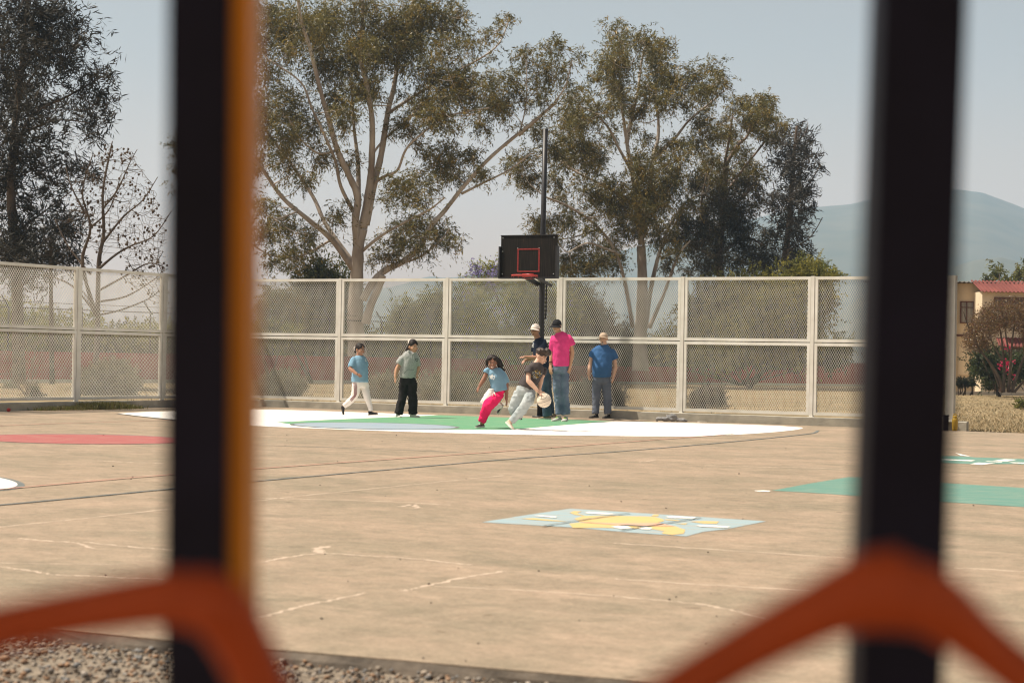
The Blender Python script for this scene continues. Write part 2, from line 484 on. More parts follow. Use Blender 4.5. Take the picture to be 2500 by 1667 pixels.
def sub7(pts): return [(2200 + x / 5.227, 970 + y / 5.227) for x, y in pts]
for q in ([(1160, 808), (1320, 785), (1480, 792), (1350, 815)], [(880, 848), (980, 828), (1200, 838), (1030, 858)], [(1070, 812), (1100, 809), (1290, 822), (1280, 830)], [(1380, 825), (1568, 830), (1700, 836), (1568, 843), (1430, 836)], [(400, 778), (480, 783), (950, 800), (900, 812), (480, 794)], [(690, 705), (760, 720), (890, 752), (760, 740)]):
    paint('white_mark', sub7(q), M['white_paint'], 2)
paint('white_mark', [(1840, 1197), (1862, 1196), (1881, 1197), (1878, 1199.5), (1850, 1199)], M['white_paint'], 1)
def sub1(pts): return [(1150 + x / 3.136, 1200 + y / 3.136) for x, y in pts]
paint('blue_picture', sub1([(80, 232), (420, 178), (760, 128), (1500, 175), (2260, 225), (1960, 285), (1780, 305), (1650, 340), (1200, 310), (780, 272)]), M['sky_paint'], 1, 'light blue square with a yellow shape and white clouds')
paint('yellow_patch', sub1([(790, 205), (860, 184), (1080, 182), (1400, 190), (1470, 208), (1480, 222), (1430, 236), (1100, 240), (830, 228)]), M['yellow_paint'], 2)
paint('yellow_patch', sub1([(750, 243), (830, 234), (1150, 255), (1400, 250), (1560, 262), (1640, 290), (1630, 318), (1540, 330), (1460, 318), (1480, 300), (1380, 284), (1000, 274), (780, 276)]), M['yellow_paint'], 2)
paint('salmon_band', sub1([(820, 229), (1100, 238), (1440, 237), (1500, 250), (1560, 263), (1300, 262), (1100, 252)]), M['pink_paint'], 3)
for q in ([(755, 160), (790, 146), (850, 150), (810, 160), (830, 172), (880, 184), (800, 176)], [(1380, 185), (1400, 173), (1440, 173), (1430, 188)], [(380, 205), (480, 200), (560, 208), (740, 226), (640, 224), (480, 214)], [(1680, 228), (1780, 222), (1900, 226), (1880, 244), (1780, 242)], [(1480, 208), (1600, 216), (1600, 222), (1490, 216)], [(1560, 243), (1660, 240), (1640, 250)]):
    paint('yellow_stroke', sub1(q), M['yellow_paint'], 2)
for q in ([(870, 160), (900, 152), (1040, 160), (1110, 170), (1040, 174), (900, 166)], [(480, 183), (540, 180), (660, 190), (650, 198), (540, 190)], [(1490, 190), (1540, 184), (1720, 194), (1710, 205), (1520, 200)], [(1720, 257), (1780, 252), (1985, 265), (1960, 275), (1760, 266)], [(1070, 266), (1120, 258), (1200, 262), (1230, 276), (1150, 284)], [(1280, 276), (1320, 268), (1390, 274), (1370, 288), (1310, 286)]):
    paint('white_mark', sub1(q), M['white_paint'], 3)
paint('dark_mark', sub1([(1130, 252), (1200, 250), (1350, 259), (1340, 264), (1220, 258)]), M['dark_paint'], 4)
line('picture_joint', [(1325, 1283), (1400, 1271), (1536, 1251.5)], .02, M['dark_paint'], 5, .2)
line('picture_joint', [(1517, 1293), (1600, 1280), (1711, 1262)], .02, M['dark_paint'], 5, .2)
for pts, w in (([(-30, 1290), (0, 1286), (200, 1265), (421, 1241), (622, 1222), (800, 1203), (1000, 1183), (1230, 1160)], .022), ([(46, 1313), (120, 1320), (180, 1324), (229, 1338)], .03), ([(206, 1322), (300, 1332), (421, 1341), (600, 1350)], .03),
               ([(-20, 1381), (60, 1390), (137, 1402), (230, 1405), (320, 1409), (430, 1412)], .026), ([(-20, 1373), (150, 1376), (290, 1377)], .02), ([(640, 1505), (731, 1480), (800, 1466), (896, 1447)], .024), ([(980, 1441), (1040, 1430), (1120, 1412), (1230, 1393)], .026),
               ([(640, 1372), (700, 1360), (785, 1350), (900, 1356), (1000, 1362), (1150, 1378)], .026), ([(785, 1350), (772, 1340), (800, 1332)], .05), ([(1060, 1430), (1280, 1440), (1500, 1455), (1683, 1471), (1780, 1487), (1900, 1515)], .024), ([(1500, 1325), (1700, 1338), (2060, 1360)], .03),
               ([(1500, 1412), (1700, 1425), (1980, 1440)], .03), ([(2290, 1160), (2400, 1162), (2520, 1168)], .03), ([(980, 1236), (1010, 1231), (1020, 1240)], .04), ([(240, 1124), (320, 1128), (400, 1130)], .04), ([(2330, 1385), (2520, 1395)], .03), ([(640, 1215), (900, 1222), (1100, 1232)], .03), ([(1720, 1136), (1900, 1140), (2060, 1144)], .035), ([(1560, 1127), (1600, 1123)], .03)):
    line('crack', pts, w * 1.0, M['crack'], .35, .55)

# ------------------------------------------------------------------ low kerb walls under the fences
kb = MB()
def kerb_run(mb, a, b, w=.16, h=.155, seg=.8, sd=1):
    rr = random.Random(sd); n_ = max(2, int((b - a).length / seg)); d = (b - a).normalized(); s_ = Vector((d.y, -d.x, 0))
    rows = []
    for i in range(n_ + 1):
        p = a.lerp(b, i / n_); j = [rr.uniform(-.006, .006) for _ in range(4)]
        rows.append([p + s_ * (w / 2) + Vector((0, 0, -.1)), p + s_ * (w / 2 + j[0]) + Vector((0, 0, h - .012 + j[1])), p + s_ * (w / 2 - .014 + j[0]) + Vector((0, 0, h + j[1])), p - s_ * (w / 2) + Vector((0, 0, h + j[2])), p - s_ * (w / 2) + Vector((0, 0, -.1))])
    vs = [v for r in rows for v in r]; m_ = 5
    mb.add(vs, [(i * m_ + j, (i + 1) * m_ + j, (i + 1) * m_ + j + 1, i * m_ + j + 1) for i in range(n_) for j in range(m_ - 1)] + [tuple(range(m_)), tuple(n_ * m_ + j for j in range(m_ - 1, -1, -1))])
k1 = MB(); kerb_run(k1, CORNER - FD * .08, CORNER + FD * 16.32, sd=4)
o = k1.build('kerb_wall', M['kerb']); tag(o, 'long low concrete kerb under the back fence behind the players', 'kerb')
k2 = MB(); kerb_run(k2, CORNER - FN * 16, CORNER - FN * .1, sd=5)
o = k2.build('kerb_wall', M['kerb']); tag(o, 'low concrete kerb with grass tufts under the left fence', 'kerb')

# ------------------------------------------------------------------ the white expanded metal fences
def panel_frame_mesh(L, z0, z1):
    mb = MB(); t = .056
    mb.box((L / 2, 0, z0 + t / 2), (L, t, t)); mb.box((L / 2, 0, z1 - t / 2), (L, t, t))
    for x in (t / 2, L - t / 2): mb.box((x, 0, (z0 + z1) / 2), (t, t * .98, z1 - z0 - 2 * t))
    return mb.mesh('panel_frame', M['white_metal'])
def strands_mesh(L, z0, z1, w=.0465, h=.081):
    t = .05; x0, x1, a, b = t, L - t, z0 + t, z1 - t
    nx, nz = int((x1 - x0) / w), int((b - a) / (h / 2))
    w = (x1 - x0) / nx; hh = (b - a) / nz
    vs, fs = [], []
    hw, hd = .0027, .0034
    for j in range(nz):
        for i in range(nx + 1):
            for s_ in (-1, 1):
                xa = x0 + i * w + (w / 2 if j % 2 else 0); xb = xa + s_ * w / 2
                if xa > x1 + 1e-6 or xb < x0 - 1e-6 or xb > x1 + 1e-6: continue
                za, zb = a + j * hh, a + (j + 1) * hh
                o_ = len(vs); sk = .004 * s_
                for x, z in ((xa, za), (xb, zb)):
                    vs.extend([(x - hw, -hd + sk, z), (x, -hd * 1.4 + sk, z), (x + hw, hd + sk, z), (x, hd * 1.4 + sk, z)])
                fs.extend([(o_ + q, o_ + (q + 1) % 4, o_ + 4 + (q + 1) % 4, o_ + 4 + q) for q in range(4)])
    return fast_mesh('mesh_strands', np.array(vs), np.array(fs), M['white_metal'])
GAP = .085
PL = STEP - GAP
lowers = (panel_frame_mesh(PL, .185, 1.548), strands_mesh(PL, .185, 1.548))
uppers = (panel_frame_mesh(PL, 1.564, 2.80), strands_mesh(PL, 1.564, 2.80))
post_mb = MB(); post_mb.box((0, 0, 1.475), (.07, .07, 2.67)); post_mb.box((0, 0, .15), (.13, .13, .012))
post_me = post_mb.mesh('post', M['white_metal'])
def fence(label, base, d, n0, n1, last_wide=False):
    ang = math.atan2(d.y, d.x)
    t = thing('mesh_fence', label, 'fence', base)
    for i in range(n0, n1 + 1):
        p = link('post', post_me, t); p.location = d * (STEP * i); p.rotation_euler = (0, 0, ang)
        if last_wide and i == n1: p.scale = (1.9, 1.9, 1.0)
    for i in range(n0, n1):
        for fr, st in (lowers, uppers):
            f_ = link('panel_frame', fr, t); f_.location = d * (STEP * i + GAP / 2); f_.rotation_euler = (0, 0, ang)
            link('mesh_strands', st, f_, kind='stuff')
    return t
fence('long white expanded metal fence behind the players', CORNER, FD, 0, 6, True)
fence('white mesh fence at the left, side on, with grass at its foot', CORNER - FN * STEP * 5, FN, 0, 5)

# ------------------------------------------------------------------ hoop
HB = G(1318, 1018)
hoop = thing('basketball_hoop', 'black basketball hoop on a tall leaning pole with a weathered backboard', 'basketball hoop', HB)
YP = HB.y
top = P(1331.5, 315, YP); mid = P(1326, 560, YP)
pole = MB(); pole.tube([HB, P(1322, 800, YP), mid, mid + (top - mid) * .02, top], [.058, .058, .058, .052, .052], 16); pole.box(HB + Vector((0, 0, .012)), (.3, .3, .02))
pole.build('pole', M['black_metal'], hoop, True)
bd = -FN                                                          # the way the board faces
bc = P(1291.5, 626, YP - 1.0)
Rb = Matrix((FD, -FN, Vector((0, 0, 1)))).transposed()
M['board'] = mat('weathered_black_board', (.009, .008, .008), .75, scale=7, stretch=(9, 9, .5), col2=(.022, .017, .014), spec=.12)
nt = M['board'].node_tree
rp = [n_ for n_ in nt.nodes if n_.type == 'VALTORGB'][0]
e_ = rp.color_ramp.elements.new(.86); e_.color = (.17, .10, .06, 1)
rp.color_ramp.elements[1].position = .66
bw, bh = 1.225, .80
mb = MB(); mb.box(bc, (bw, .035, bh), Rb); mb.build('backboard', M['board'], hoop)
mb = MB()
for sx in (-1, 1): mb.box(bc + Rb @ Vector((sx * (bw / 2 + .012), .012, -.11)), (.03, .11, bh - .22 + .03), Rb)
mb.box(bc + Rb @ Vector((0, .012, -bh / 2 - .018)), (bw + .05, .11, .03), Rb)
mb.box(bc + Rb @ Vector((0, -.014, bh / 2 + .008)), (bw + .01, .09, .016), Rb)
mb.build('board_frame', M['black_metal'], hoop)
M['red'] = mat('red_rim_paint', (.42, .035, .03), .45, scale=20, var=.2, spec=.4)
sq0 = bc + Rb @ Vector((.0, .0, -.075))
mb = MB(); sw, sh, t_ = .49, .46, .028
for s_ in (-1, 1):
    mb.box(sq0 + Rb @ Vector((0, .02, s_ * (sh - t_) / 2)), (sw, .005, t_), Rb)
    mb.box(sq0 + Rb @ Vector((s_ * (sw - t_) / 2, .02, 0)), (t_, .005, sh - 2 * t_), Rb)
mb.build('target_square', mat('dark_red_paint', (.22, .025, .022), .6, scale=30, var=.35), hoop)
rc = P(1280.5, 672.5, YP - 1.0 - .42)
rim = MB(); R0 = .245
ring = [rc + Vector((R0 * math.cos(2 * PI * i / 40), R0 * math.sin(2 * PI * i / 40), 0)) for i in range(41)]
rim.tube(ring, .0125, 8, cap=False)
att = bc + Rb @ Vector((0, .02, 0)); att.z = rc.z
for s_ in (-1, 1): rim.tube([att + FD * .09 * s_, rc + (att - rc).normalized() * R0 * .95 + FD * .05 * s_], .011, 6)
rim.box(att + Rb @ Vector((0, .012, .0)), (.24, .012, .10), Rb)
for i in range(12):
    a_ = 2 * PI * i / 12; p_ = rc + Vector((R0 * math.cos(a_), R0 * math.sin(a_), -.012))
    rim.tube([p_, p_ + Vector((0, 0, -.022)), p_ + Vector((.012, 0, -.03))], .003, 4)
rim.build('rim', M['red'], hoop, True)
mb = MB()
pz = lambda py: P(1322, py, YP)
for s_ in (-1, 1):
    for zz in (-.28, .2): mb.beam(pz(690) + Vector((0, 0, zz + .22)), bc + Rb @ Vector((s_ * .3, -.03, zz * .9 + .02)), .045, .045)
mb.beam(P(1312, 697, YP - .1), bc + Rb @ Vector((-.12, -.03, -bh / 2)), .04, .04); mb.beam(P(1346, 698, YP - .12), bc + Rb @ Vector((.1, -.03, -bh / 2 + .02)), .045, .045)
mb.build('brace', M['black_metal'], hoop)
mb = MB(); mb.tube([P(1346, 697, YP - .12), P(1334, 694, YP + .06), P(1333, 760, YP + .06), P(1332, 779, YP + .06)], .016, 8); mb.build('conduit', M['black_metal'], hoop, True)
M['silver'] = mat('dull_silver_paint', (.45, .46, .46), .5)
for x_, z_ in ((-.57, .36), (-.57, .1), (-.57, -.34), (.55, -.34), (.55, .36), (-.24, .16), (.23, .16)):
    mb = MB(); mb.tube([bc + Rb @ Vector((x_, .017, z_)), bc + Rb @ Vector((x_, .026, z_))], .009, 6); mb.build('bolt', M['silver'], hoop)

# ------------------------------------------------------------------ hills and air
def hills(name, prof, Yc, Yf, Yb, m, seed, rough=1.0):
    r_ = np.random.default_rng(seed)
    px = np.linspace(prof[0][0], prof[-1][0], 260)
    py = np.interp(px, [a for a, _ in prof], [b for _, b in prof])
    rows = []
    X = []; Z = []
    for a, b in zip(px, py):
        p = P(a, b, Yc); X.append(p.x); Z.append(p.z)
    X = np.array(X); Z = np.maximum(np.array(Z), 0)
    ph = r_.uniform(0, 6.28, 40)
    def ridg(x, y):
        s = 0
        for i_ in range(14):
            f_ = .004 * 1.35 ** i_
            s = s + (1 - 2 * np.abs(np.sin(x * f_ + ph[i_] + 1.7 * np.sin(y * f_ * .8 + ph[i_ + 14])))) / 1.35 ** i_
        return s
    ts = np.linspace(-1, 1, 46); V = []
    for t in ts:
        Y = Yc + (t * (Yc - Yf) if t < 0 else t * (Yb - Yc))
        h = Z * np.clip(1 - abs(t) ** 1.25, 0, 1)
        h = h + rough * ridg(X, Y) * 2.2 * (1 - t * t) * np.minimum(1, Z / 60) * (.3 + abs(t))
        s = Y / Yc
        V.append(np.stack([X * s, np.full_like(X, Y), h - .4], 1))
    V = np.concatenate(V); n_ = len(px); q = []
    i, j = np.meshgrid(np.arange(len(ts) - 1), np.arange(n_ - 1), indexing='ij')
    a = (i * n_ + j).ravel()
    Q = np.stack([a, a + 1, a + n_ + 1, a + n_], 1)
    o = link(name, fast_mesh(name, V, Q, m, smooth=True)); o['kind'] = 'structure'
    return o
M['hill'] = mat('scrub_hillside', (.055, .06, .035), .95, scale=.02, col2=(.10, .09, .055), detail=10)
SKYL = [(500, 880), (700, 800), (800, 762), (860, 730), (923, 706), (965, 697), (1001, 687), (1030, 676), (1052, 672), (1088, 677), (1127, 674), (1156, 668), (1300, 652), (1480, 618), (1600, 590), (1800, 545), (1900, 515), (1990, 498), (2080, 489), (2150, 476), (2250, 461), (2335, 458), (2400, 469), (2450, 486), (2500, 506), (2620, 560), (2800, 640), (3100, 780), (3400, 890)]
hills('mountain', SKYL, 2500, 1500, 3000, M['hill'], 5, 2.4)
hills('foothill', [(1900, 890), (2100, 720), (2250, 668), (2380, 628), (2440, 621), (2520, 640), (2700, 700), (3000, 890)], 1500, 1100, 1750, M['hill'], 9, .8)
haze = MB(); haze.box((0, 1560, 134.5), (6500, 3400, 271))
m_, nt, b = nodes('haze_air'); nt.nodes.remove(b)
pv = N(nt, 'ShaderNodeVolumePrincipled'); pv.inputs['Color'].default_value = (.51, .74, 1.0, 1); pv.inputs['Density'].default_value = HAZE
nt.links.new(pv.outputs[0], nt.nodes['Material Output'].inputs['Volume'])
o = haze.build('haze', m_); o['kind'] = 'stuff'

# ------------------------------------------------------------------ red boundary wall and wire fence beyond the lawn
M['redwall'] = mat('maroon_wall_paint', (.27, .052, .048), .9, scale=1.5, col2=(.36, .085, .075), bump=.2)
M['pale_kerb'] = mat('pale_kerb', (.42, .38, .33), .9, scale=4)
def wall(label, pa, pb, h, coping=True):
    a, b_ = G(*pa, -.03), G(*pb, -.03); a.z = b_.z = -.05; d = (b_ - a).normalized()
    t = thing('boundary_wall', label, 'wall', a)
    mb = MB(); mb.beam(a + Vector((0, 0, h / 2)), b_ + Vector((0, 0, h / 2)), .18, h); mb.build('wall', M['redwall'], t)
    mb = MB(); mb.beam(a + Vector((0, 0, h + .031)), b_ + Vector((0, 0, h + .031)), .24, .06); mb.build('coping', M['redwall'], t)
    off = Vector((d.y, -d.x, 0)) * .6
    mb = MB(); mb.beam(a + off + Vector((0, 0, .05)), b_ + off + Vector((0, 0, .05)), .16, .2); mb.build('kerb', M['pale_kerb'], t)
    return a, b_
wa, wb = wall('long maroon boundary wall behind the left part of the mesh fence', (-260, 933), (1240, 935.5), 1.1)
wc, wd = wall('lower maroon boundary wall right of the man in the blue shirt', (1245, 936), (1740, 939), .86)
we, wf = wall('taller maroon wall section at the right end behind the mesh fence', (1745, 939), (2140, 943.5), 1.24)
M['wire'] = mat('dark_wire', (.06, .06, .06), .6)
wt = thing('wire_fence', 'wire fence with bent post tops beyond the maroon wall', 'fence', wa + Vector((0, .6, 0)))
wd_ = (wb - wa).normalized(); wl = (wb - wa).length; wo = Vector((-wd_.y, wd_.x, 0)) * .7
ztop = 2.75
for i in range(10):
    p = wa + wd_ * (wl * (i + .55) / 10) + wo
    mb = MB(); mb.tube([p, p + Vector((0, 0, ztop)), p + Vector((-.25, -.1, ztop + .45))], .035, 6); mb.build('post', M['wire'], wt, True)
for zz, ox in ((ztop, 0), (ztop - .9, 0), (ztop + .22, -.12)):
    mb = MB(); mb.tube([wa + wo + Vector((ox, 0, zz)), wb + wo + Vector((ox, 0, zz))], .022 if zz == ztop else .012, 5); mb.build('wire', M['wire'], wt)

# ------------------------------------------------------------------ plants
class Plant:
    def __init__(s, Y, seed):
        s.Y, s.s = Y, PXM(Y); s.r = np.random.default_rng(seed); s.thin = 1.0; s.nodes = []; s.rad = []; s.bark = MB(); s.L = []; s.C = []; s.sp = []
    def w(s, px, py, dy=0): return np.array(P(px, py, s.Y + dy))
    def limb(s, pts, r0, r1, dy=(0, 0), n=8):
        "limb through the photo's pixels; radii in pixels; dy = depth offsets of its ends in metres"
        k = len(pts); P3 = [Vector(s.w(x, y, dy[0] + (dy[1] - dy[0]) * i / max(1, k - 1))) for i, (x, y) in enumerate(pts)]
        P3 = smooth_line(P3, 5); m = len(P3)
        rs = [s.thin * (r0 + (r1 - r0) * (i / (m - 1)) ** .7) / s.s for i in range(m)]
        rs = [q * (1 + s.r.uniform(-.06, .06)) for q in rs]
        s.bark.tube(P3, rs, n)
        for p, q in zip(P3, rs): s.nodes.append(np.array(p)); s.rad.append(q)
    def branch(s, tgt, r1=.008, bend=.12, n=5, up=.25, maxr=.05):
        "side branch from the nearest limb to a point of the crown"
        nd = np.array(s.nodes); d = nd - tgt
        cost = np.linalg.norm(d, axis=1) + np.maximum(0, d[:, 2]) * 1.6 + .4 * np.abs(d[:, 1])
        i = int(np.argmin(cost)); a = nd[i]; L = np.linalg.norm(tgt - a)
        if L < .05: return
        mid = (a + tgt) / 2 + np.array([0, 0, -up * L * .4]) + s.r.normal(0, bend * L, 3) * .6
        r0 = min(s.rad[i] * .7, maxr, .006 + L * .02)
        pts = smooth_line([a, mid, tgt], 4)
        rs = list(np.linspace(r0, max(r1, r0 * .2), len(pts)))
        s.bark.tube(pts, rs, n)
        for p, q in list(zip(pts, rs))[3:]: s.nodes.append(np.array(p)); s.rad.append(q)
    def leaves(s, c, rad, n, size, cols, droop=.6, ratio=.22, shape='gauss'):
        r = s.r
        if shape == 'gauss': p = r.normal(0, .68, (n, 3))
        else:
            p = r.normal(0, 1, (n, 3)); p /= np.linalg.norm(p, axis=1)[:, None]; p *= (r.random(n) ** .4)[:, None]
        p = np.asarray(c) + p * np.asarray(rad)
        l = size * r.uniform(.6, 1.3, n)
        d = r.normal(0, 1, (n, 3)); d /= np.linalg.norm(d, axis=1)[:, None]
        d[:, 2] -= droop * 2; d /= np.linalg.norm(d, axis=1)[:, None]
        x = np.cross(d, r.normal(0, 1, (n, 3))); x /= np.linalg.norm(x, axis=1)[:, None]
        wd = (l * ratio / 2)[:, None]; l = l[:, None]
        q = np.stack([p - d * l * .5, p + x * wd - d * l * .05, p + d * l * .5, p - x * wd - d * l * .05], 1)
        s.L.append(q.reshape(-1, 3))
        cols = np.asarray(cols); base = cols[r.integers(0, len(cols), n)]
        s.C.append(base * r.uniform(.75, 1.25, (n, 1)))
    def sprays(s, c, rr, n, size, cols, droop, ratio, slen):
        "drooping sprays: leaves strung along short curved twigs"
        r = s.r; per = 13; k = max(1, int(n / per))
        o = r.normal(0, .5, (k, 3)) * rr
        d = r.normal(0, 1, (k, 3)) + o / (rr + 1e-6) * .9; d[:, 2] -= droop * .6
        d /= np.linalg.norm(d, axis=1)[:, None]
        ln = slen * r.uniform(.6, 1.4, (k, 1))
        t = np.linspace(0.05, 1, per)[None, :, None]
        p = np.asarray(c) + o[:, None, :] + d[:, None, :] * (ln[:, None, :] * t)
        p[:, :, 2] -= (droop * .55 * ln * np.linspace(0.05, 1, per)[None, :] ** 2)
        p = (p + r.normal(0, size * .28, p.shape)).reshape(-1, 3); m = len(p)
        a = np.repeat(d, per, axis=0); a[:, 2] -= droop * np.tile(np.linspace(0, 1, per), k)
        a = a + r.normal(0, .55, (m, 3)); a /= np.linalg.norm(a, axis=1)[:, None]
        x = np.cross(a, r.normal(0, 1, (m, 3))); x /= np.linalg.norm(x, axis=1)[:, None]
        l = size * r.uniform(.6, 1.3, m); wd = (l * ratio / 2)[:, None]; l = l[:, None]
        q = np.stack([p - a * l * .5, p + x * wd - a * l * .05, p + a * l * .5, p - x * wd - a * l * .05], 1)
        s.L.append(q.reshape(-1, 3))
        cols = np.asarray(cols); base = np.repeat(cols[r.integers(0, len(cols), k)], per, axis=0)
        s.C.append(base * r.uniform(.7, 1.3, (m, 1)))
    def clump(s, cx, cy, rx, ry, dens=1.0, size=.17, cols=None, dy=None, sub=(7, 12), droop=.6, ratio=.22, depth=1.0, twigs=True, fill=.42):
        if dy is None: dy = s.r.normal(0, 1) * depth
        R = np.array([rx, (rx + ry) / 2, ry]) * 1.08 / s.s; c0 = s.w(cx, cy, dy)
        k = int(s.r.integers(*sub)); tone = s.r.uniform(.85, 1.15)
        for _ in range(k):
            o = s.r.normal(0, 1, 3); o /= np.linalg.norm(o); o *= s.r.random() ** .5 * .95
            c = c0 + o * R
            rr = R.mean() * s.r.uniform(.28, .6)
            if twigs: s.branch(c - np.array([0, 0, rr * .2]))
            area = rr * rr * 3.1
            n = int(dens * 4.6 * area / (size * size * ratio * .55) * fill)
            pal = np.asarray(cols) * tone * s.r.uniform(.85, 1.15)
            s.sprays(c, rr, n, size, pal, droop, ratio, min(.75, rr * 1.0 + size))
    def finish(s, name, label, cat, base, bark, leaf, group=None, crown='crown'):
        t = thing(name, label, cat, Vector(base), group)
        if s.bark.v: s.bark.build('trunk' if cat == 'tree' else 'stem', bark, t, True)
        if s.L:
            V = np.concatenate(s.L) - np.array(base); Q = np.arange(len(V)).reshape(-1, 4)
            link(crown, fast_mesh(crown, V, Q, leaf, np.concatenate(s.C)), t)
        return t

M['euc_bark'] = mat('pale_gum_bark', (.60, .53, .46), .8, scale=1.5, stretch=(1, 1, .4), col2=(.26, .205, .165), bump=.4, bscale=8, bdist=.03)
M['brown_bark'] = mat('brown_bark', (.075, .055, .042), .9, scale=3, col2=(.15, .115, .085), bump=.4, bscale=10, bdist=.02)
M['grey_bark'] = mat('grey_brown_bark', (.16, .12, .095), .9, scale=3, col2=(.25, .19, .15), bump=.3, bscale=12, bdist=.02)
M['leaf'] = leaf_mat('gum_leaves', trans=.36, rough=.42)
M['leaf_bright'] = leaf_mat('translucent_leaves', trans=.5, rough=.5)  # more translucent than the gum leaves
M['leaf_dull'] = leaf_mat('needle_leaves', trans=.12, rough=.7)
EUC = [(.155, .132, .036), (.20, .155, .036), (.12, .11, .038), (.25, .175, .044), (.17, .155, .055), (.085, .076, .03)]

def crop2(p): return [(600 + x / 2.24, y / 2.24) for x, y in p]
def crop3(p): return [(1200 + x / 2.24, y / 2.24) for x, y in p]

def big_gum():
    t = Plant(86, 21); s = 1 / 2.24; t.thin = .7
    L = lambda pts, a, b, dy=(0, 0): t.limb(crop2(pts), a, b, dy)
    t.limb([(874, 905), (872, 860), (868, 800), (868, 740), (870, 690), (873, 640), (875, 600), (886, 558)], 38, 17, n=12)
    L([(640, 1250), (665, 1100), (682, 980), (690, 850), (690, 650), (662, 470), (625, 300), (640, 100), (630, -100)], 17, 5, (0, -1))
    L([(612, 1360), (600, 1200), (612, 1080), (560, 950), (500, 820), (450, 640), (410, 500), (350, 260), (300, 100), (280, -80)], 16, 5, (0, -2.2))
    L([(655, 1230), (702, 1000), (740, 850), (780, 600), (810, 480), (850, 250), (900, 90), (930, -80)], 15, 5, (0, 1.5))
    L([(615, 1080), (615, 900), (592, 700), (580, 500), (560, 380)], 10, 3, (.5, 2))
    L([(585, 1470), (470, 1310), (340, 1200), (200, 1080), (70, 900), (-80, 760)], 12, 5, (0, -1.5))
    L([(590, 1440), (440, 1230), (370, 1080), (250, 900), (60, 650), (-60, 520)], 9, 4, (0, 2))
    L([(590, 1160), (520, 1020), (490, 880), (430, 740), (360, 590), (300, 450), (130, 330)], 8, 2.5, (0, -2.5))
    L([(700, 1000), (760, 965), (830, 930), (870, 830), (930, 760), (1100, 640), (1330, 590)], 7, 2.5, (0, -1.5))
    L([(780, 620), (900, 540), (1100, 420), (1300, 310), (1390, 230), (1440, 110)], 7, 2, (1, 2.5))
    L([(640, 1370), (740, 1290), (880, 1210), (1000, 1150), (1090, 1080)], 7, 2.5, (0, -2))
    L([(640, 1640), (700, 1540), (760, 1480), (860, 1430), (940, 1360), (1010, 1240), (1090, 1150), (1200, 1010), (1350, 850), (1568, 670), (1700, 560)], 15, 5, (-.5, 1))
    t.limb([(893, 790), (905, 745), (925, 700), (935, 672)], 16, 12, (-.4, -.5))
    L([(850, 1440), (960, 1400), (1080, 1300), (1110, 1250)], 5, 2, (0, -1.5))
    L([(1180, 1060), (1300, 1000), (1440, 930), (1560, 840)], 5, 2, (.5, -1))
    L([(470, 1310), (300, 1400), (150, 1400), (20, 1330)], 5, 2, (0, 1))
    L([(690, 850), (760, 760), (900, 640), (960, 560)], 5, 2, (0, 2))
    L([(500, 820), (400, 840), (300, 760), (230, 640)], 5, 2, (-.6, -2))
    E = [(150, 100, 130, 120), (330, 90, 120, 110), (480, 130, 130, 130), (620, 60, 130, 80), (740, 140, 120, 130), (900, 90, 130, 120), (1060, 60, 100, 80), (1150, 80, 70, 90), (1000, 220, 120, 100), (1130, 230, 90, 80), (1220, 230, 60, 60),
         (130, 230, 100, 90), (270, 230, 90, 80), (540, 330, 100, 110), (440, 360, 100, 120), (660, 330, 110, 100), (880, 320, 100, 100), (1000, 400, 110, 90), (1130, 430, 110, 80), (1230, 400, 70, 60),
         (110, 420, 70, 100), (90, 560, 60, 80), (250, 560, 110, 90), (160, 640, 100, 90), (320, 680, 90, 80), (500, 520, 90, 110), (550, 650, 60, 80), (970, 560, 100, 80), (1080, 520, 100, 70), (1000, 650, 90, 60), (1180, 500, 80, 60), (870, 680, 70, 60), (1130, 680, 70, 50), (1260, 560, 60, 80), (1350, 550, 80, 70), (1350, 440, 50, 70), (1400, 600, 60, 60),
         (130, 800, 80, 90), (250, 760, 80, 70), (230, 900, 90, 70), (400, 850, 80, 80), (340, 980, 70, 60), (560, 870, 50, 60), (830, 700, 50, 60), (980, 800, 60, 60), (1120, 850, 90, 70), (1240, 860, 60, 60), (1060, 900, 60, 70), (1150, 950, 60, 60), (860, 1000, 110, 70), (1000, 1000, 70, 60), (1290, 960, 60, 50),
         (110, 1120, 60, 60), (200, 1230, 80, 70), (330, 1290, 80, 60), (110, 1280, 60, 60), (280, 1370, 90, 70), (160, 1420, 70, 60), (500, 1200, 60, 70), (780, 1080, 60, 60), (950, 1100, 60, 50), (880, 1230, 90, 50), (1000, 1230, 100, 60), (830, 1310, 80, 60), (960, 1330, 100, 60), (1080, 1290, 70, 60), (800, 1380, 60, 40), (1110, 1340, 40, 30), (690, 1380, 40, 60),
         (1390, 130, 35, 50), (1340, 200, 35, 50), (1440, 100, 20, 30), (1300, 700, 50, 40), (700, 480, 70, 70), (780, 300, 80, 80), (400, 200, 80, 90), (600, 200, 90, 90), (50, 900, 50, 80), (640, 480, 50, 80),
         (-60, 300, 110, 100), (-120, 480, 110, 90), (-180, 640, 100, 80), (-230, 760, 90, 70), (-300, 820, 70, 80), (-340, 940, 70, 70), (-60, 1000, 90, 80), (-30, 1200, 80, 80), (0, 700, 80, 90), (-40, 120, 100, 90), (-340, 800, 60, 60)]
    t.limb(crop2([(70, 900), (-80, 820), (-220, 800), (-320, 860)]), 4, 2, (-1, -.5))
